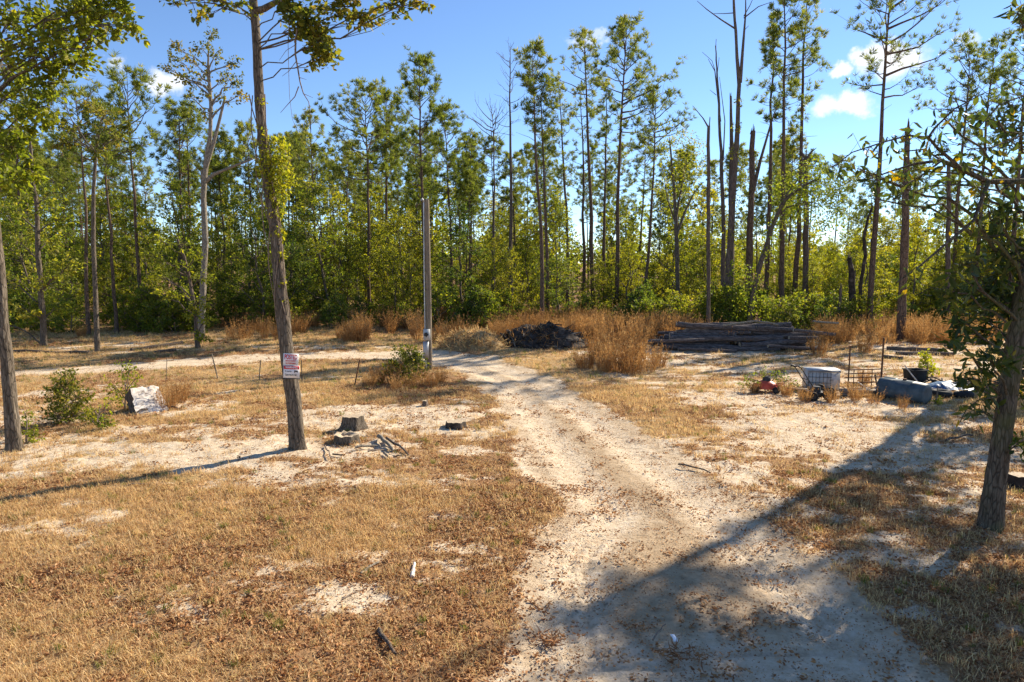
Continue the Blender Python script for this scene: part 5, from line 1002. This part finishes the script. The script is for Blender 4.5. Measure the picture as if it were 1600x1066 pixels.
        Y = at(1420, 622)[1] + .25 + .05 * k; A = Acc(); tube(A, np.array([P(a, b, Y) for a, b in pts]), r, 8); tag(link('loose_pipe', A.mesh('loose_pipe', MT[mt], True)), lab, 'pipe', 'loose pipes in the junk heap')
    for a, b, w, h, mt, lab in ((at(1312, 620), at(1378, 622), .22, .10, 'plank', 'long weathered board lying between the box and the tank'), (at(1228, 616), at(1262, 618), .14, .06, 'plank', 'grey board lying left of the white metal box')):
        o = (a + b) / 2; L = np.linalg.norm(b - a); A = Acc(); box(A, (0, 0, .16), (L, w, h)); box(A, (-L * .4, 0, .05), (.12, w, .1)); box(A, (L * .4, 0, .05), (.12, w, .1)); ob = link('weathered_board', A.mesh('weathered_board', MT[mt]), None, o); ob.rotation_euler[2] = math.atan2(b[1] - a[1], b[0] - a[0]); tag(ob, lab, 'board')
    # crumpled tarp over a dark heap
    o = at(1490, 612); t = thing('crumpled_tarp', 'crumpled shiny blue tarp over dark rubbish at the right of the junk', 'tarp', o); n, m = 40, 22; u, v = np.meshgrid(np.linspace(-1, 1, n), np.linspace(-1, 1, m)); r = np.hypot(u, v)
    X, Yy = u * .75, v * .55; z = .16 * np.clip(1 - r ** 2.5, -.02, 1) + .16 * (fbm(X * 5, Yy * 5, 3, 4) - .5) + .06; i = (np.arange(m - 1)[:, None] * n + np.arange(n - 1)[None]).ravel(); A = Acc(); A.add(np.stack([X, Yy + .3, z], -1).reshape(-1, 3), np.stack([i, i + 1, i + n + 1, i + n], 1)); link('sheet', A.mesh('sheet', MT['tarp']), t)
    for k, (px, py, r, lab) in enumerate(((1470, 622, .30, 'black tyre lying flat right of the blue tank'), (1505, 624, .27, 'dark tyre lying below the blue tarp'), (1398, 612, .26, 'black tyre lying behind the blue tank'))):
        o = at(px, py); t = thing('old_tyre', lab, 'tyre', o + np.array([0, 0, .1]), 0, 'old tyres in the junk heap'); t.rotation_euler = (R(90 - 6 * k), 0, R(20 * k)); A = Acc(); nn, kk = 26, 10; V = np.array([[(r - .1 + .1 * math.cos(q)) * math.cos(p), .10 * math.sin(q), (r - .1 + .1 * math.cos(q)) * math.sin(p)] for p in np.linspace(0, 6.283, nn, endpoint=False) for q in np.linspace(0, 6.283, kk, endpoint=False)]); A.add(V, [[i * kk + j, ((i + 1) % nn) * kk + j, ((i + 1) % nn) * kk + (j + 1) % kk, i * kk + (j + 1) % kk] for i in range(nn) for j in range(kk)]); link('tread', A.mesh('tread', MT['rubber'], True), t)
    x, y, z = at(1515, 606); A = Acc(); n = 90
    for k in range(n): c = np.array([x + rng.normal(-.4, 1.0), y + rng.normal(0, .35), z + rng.uniform(.02, .22)]); d = unit(rng.normal(size=3) * [1, 1, .4]) * rng.uniform(.08, .3); tube(A, [c - d, c + d], [.03, .015], 5)
    ob = link('rubbish', A.mesh('rubbish', MT['char'])); ob['kind'] = 'stuff'; ob['label'] = 'dark charred scraps strewn under the blue tarp'; ob['category'] = 'debris'
junk()

def single_out():
    by = {}
    for o in SC.objects:
        if o.get('label') and len(o['label'].replace('-', ' ').split()) > 15: o['label'] = o['label'].replace(' young broadleaf', ' broadleaf').replace(' bushy evergreen', ' evergreen')
    for o in SC.objects:
        if o.parent is None and o.get('label') and o.get('category'): by.setdefault(o['label'], []).append(o)
    for lab, os_ in by.items():
        if 2 <= len(os_) <= 3 and len(lab.split()) <= 13 - (len(os_) - 2) * 0 and len((lab + ' leftmost of three').replace('-', ' ').split()) <= 16:
            os_.sort(key=lambda o: o.location.x)
            for o, w in zip(os_, ('the left one', 'the right one') if len(os_) == 2 else ('leftmost of three', 'middle of three', 'rightmost of three')): o['label'] = lab + ', ' + w
single_out()
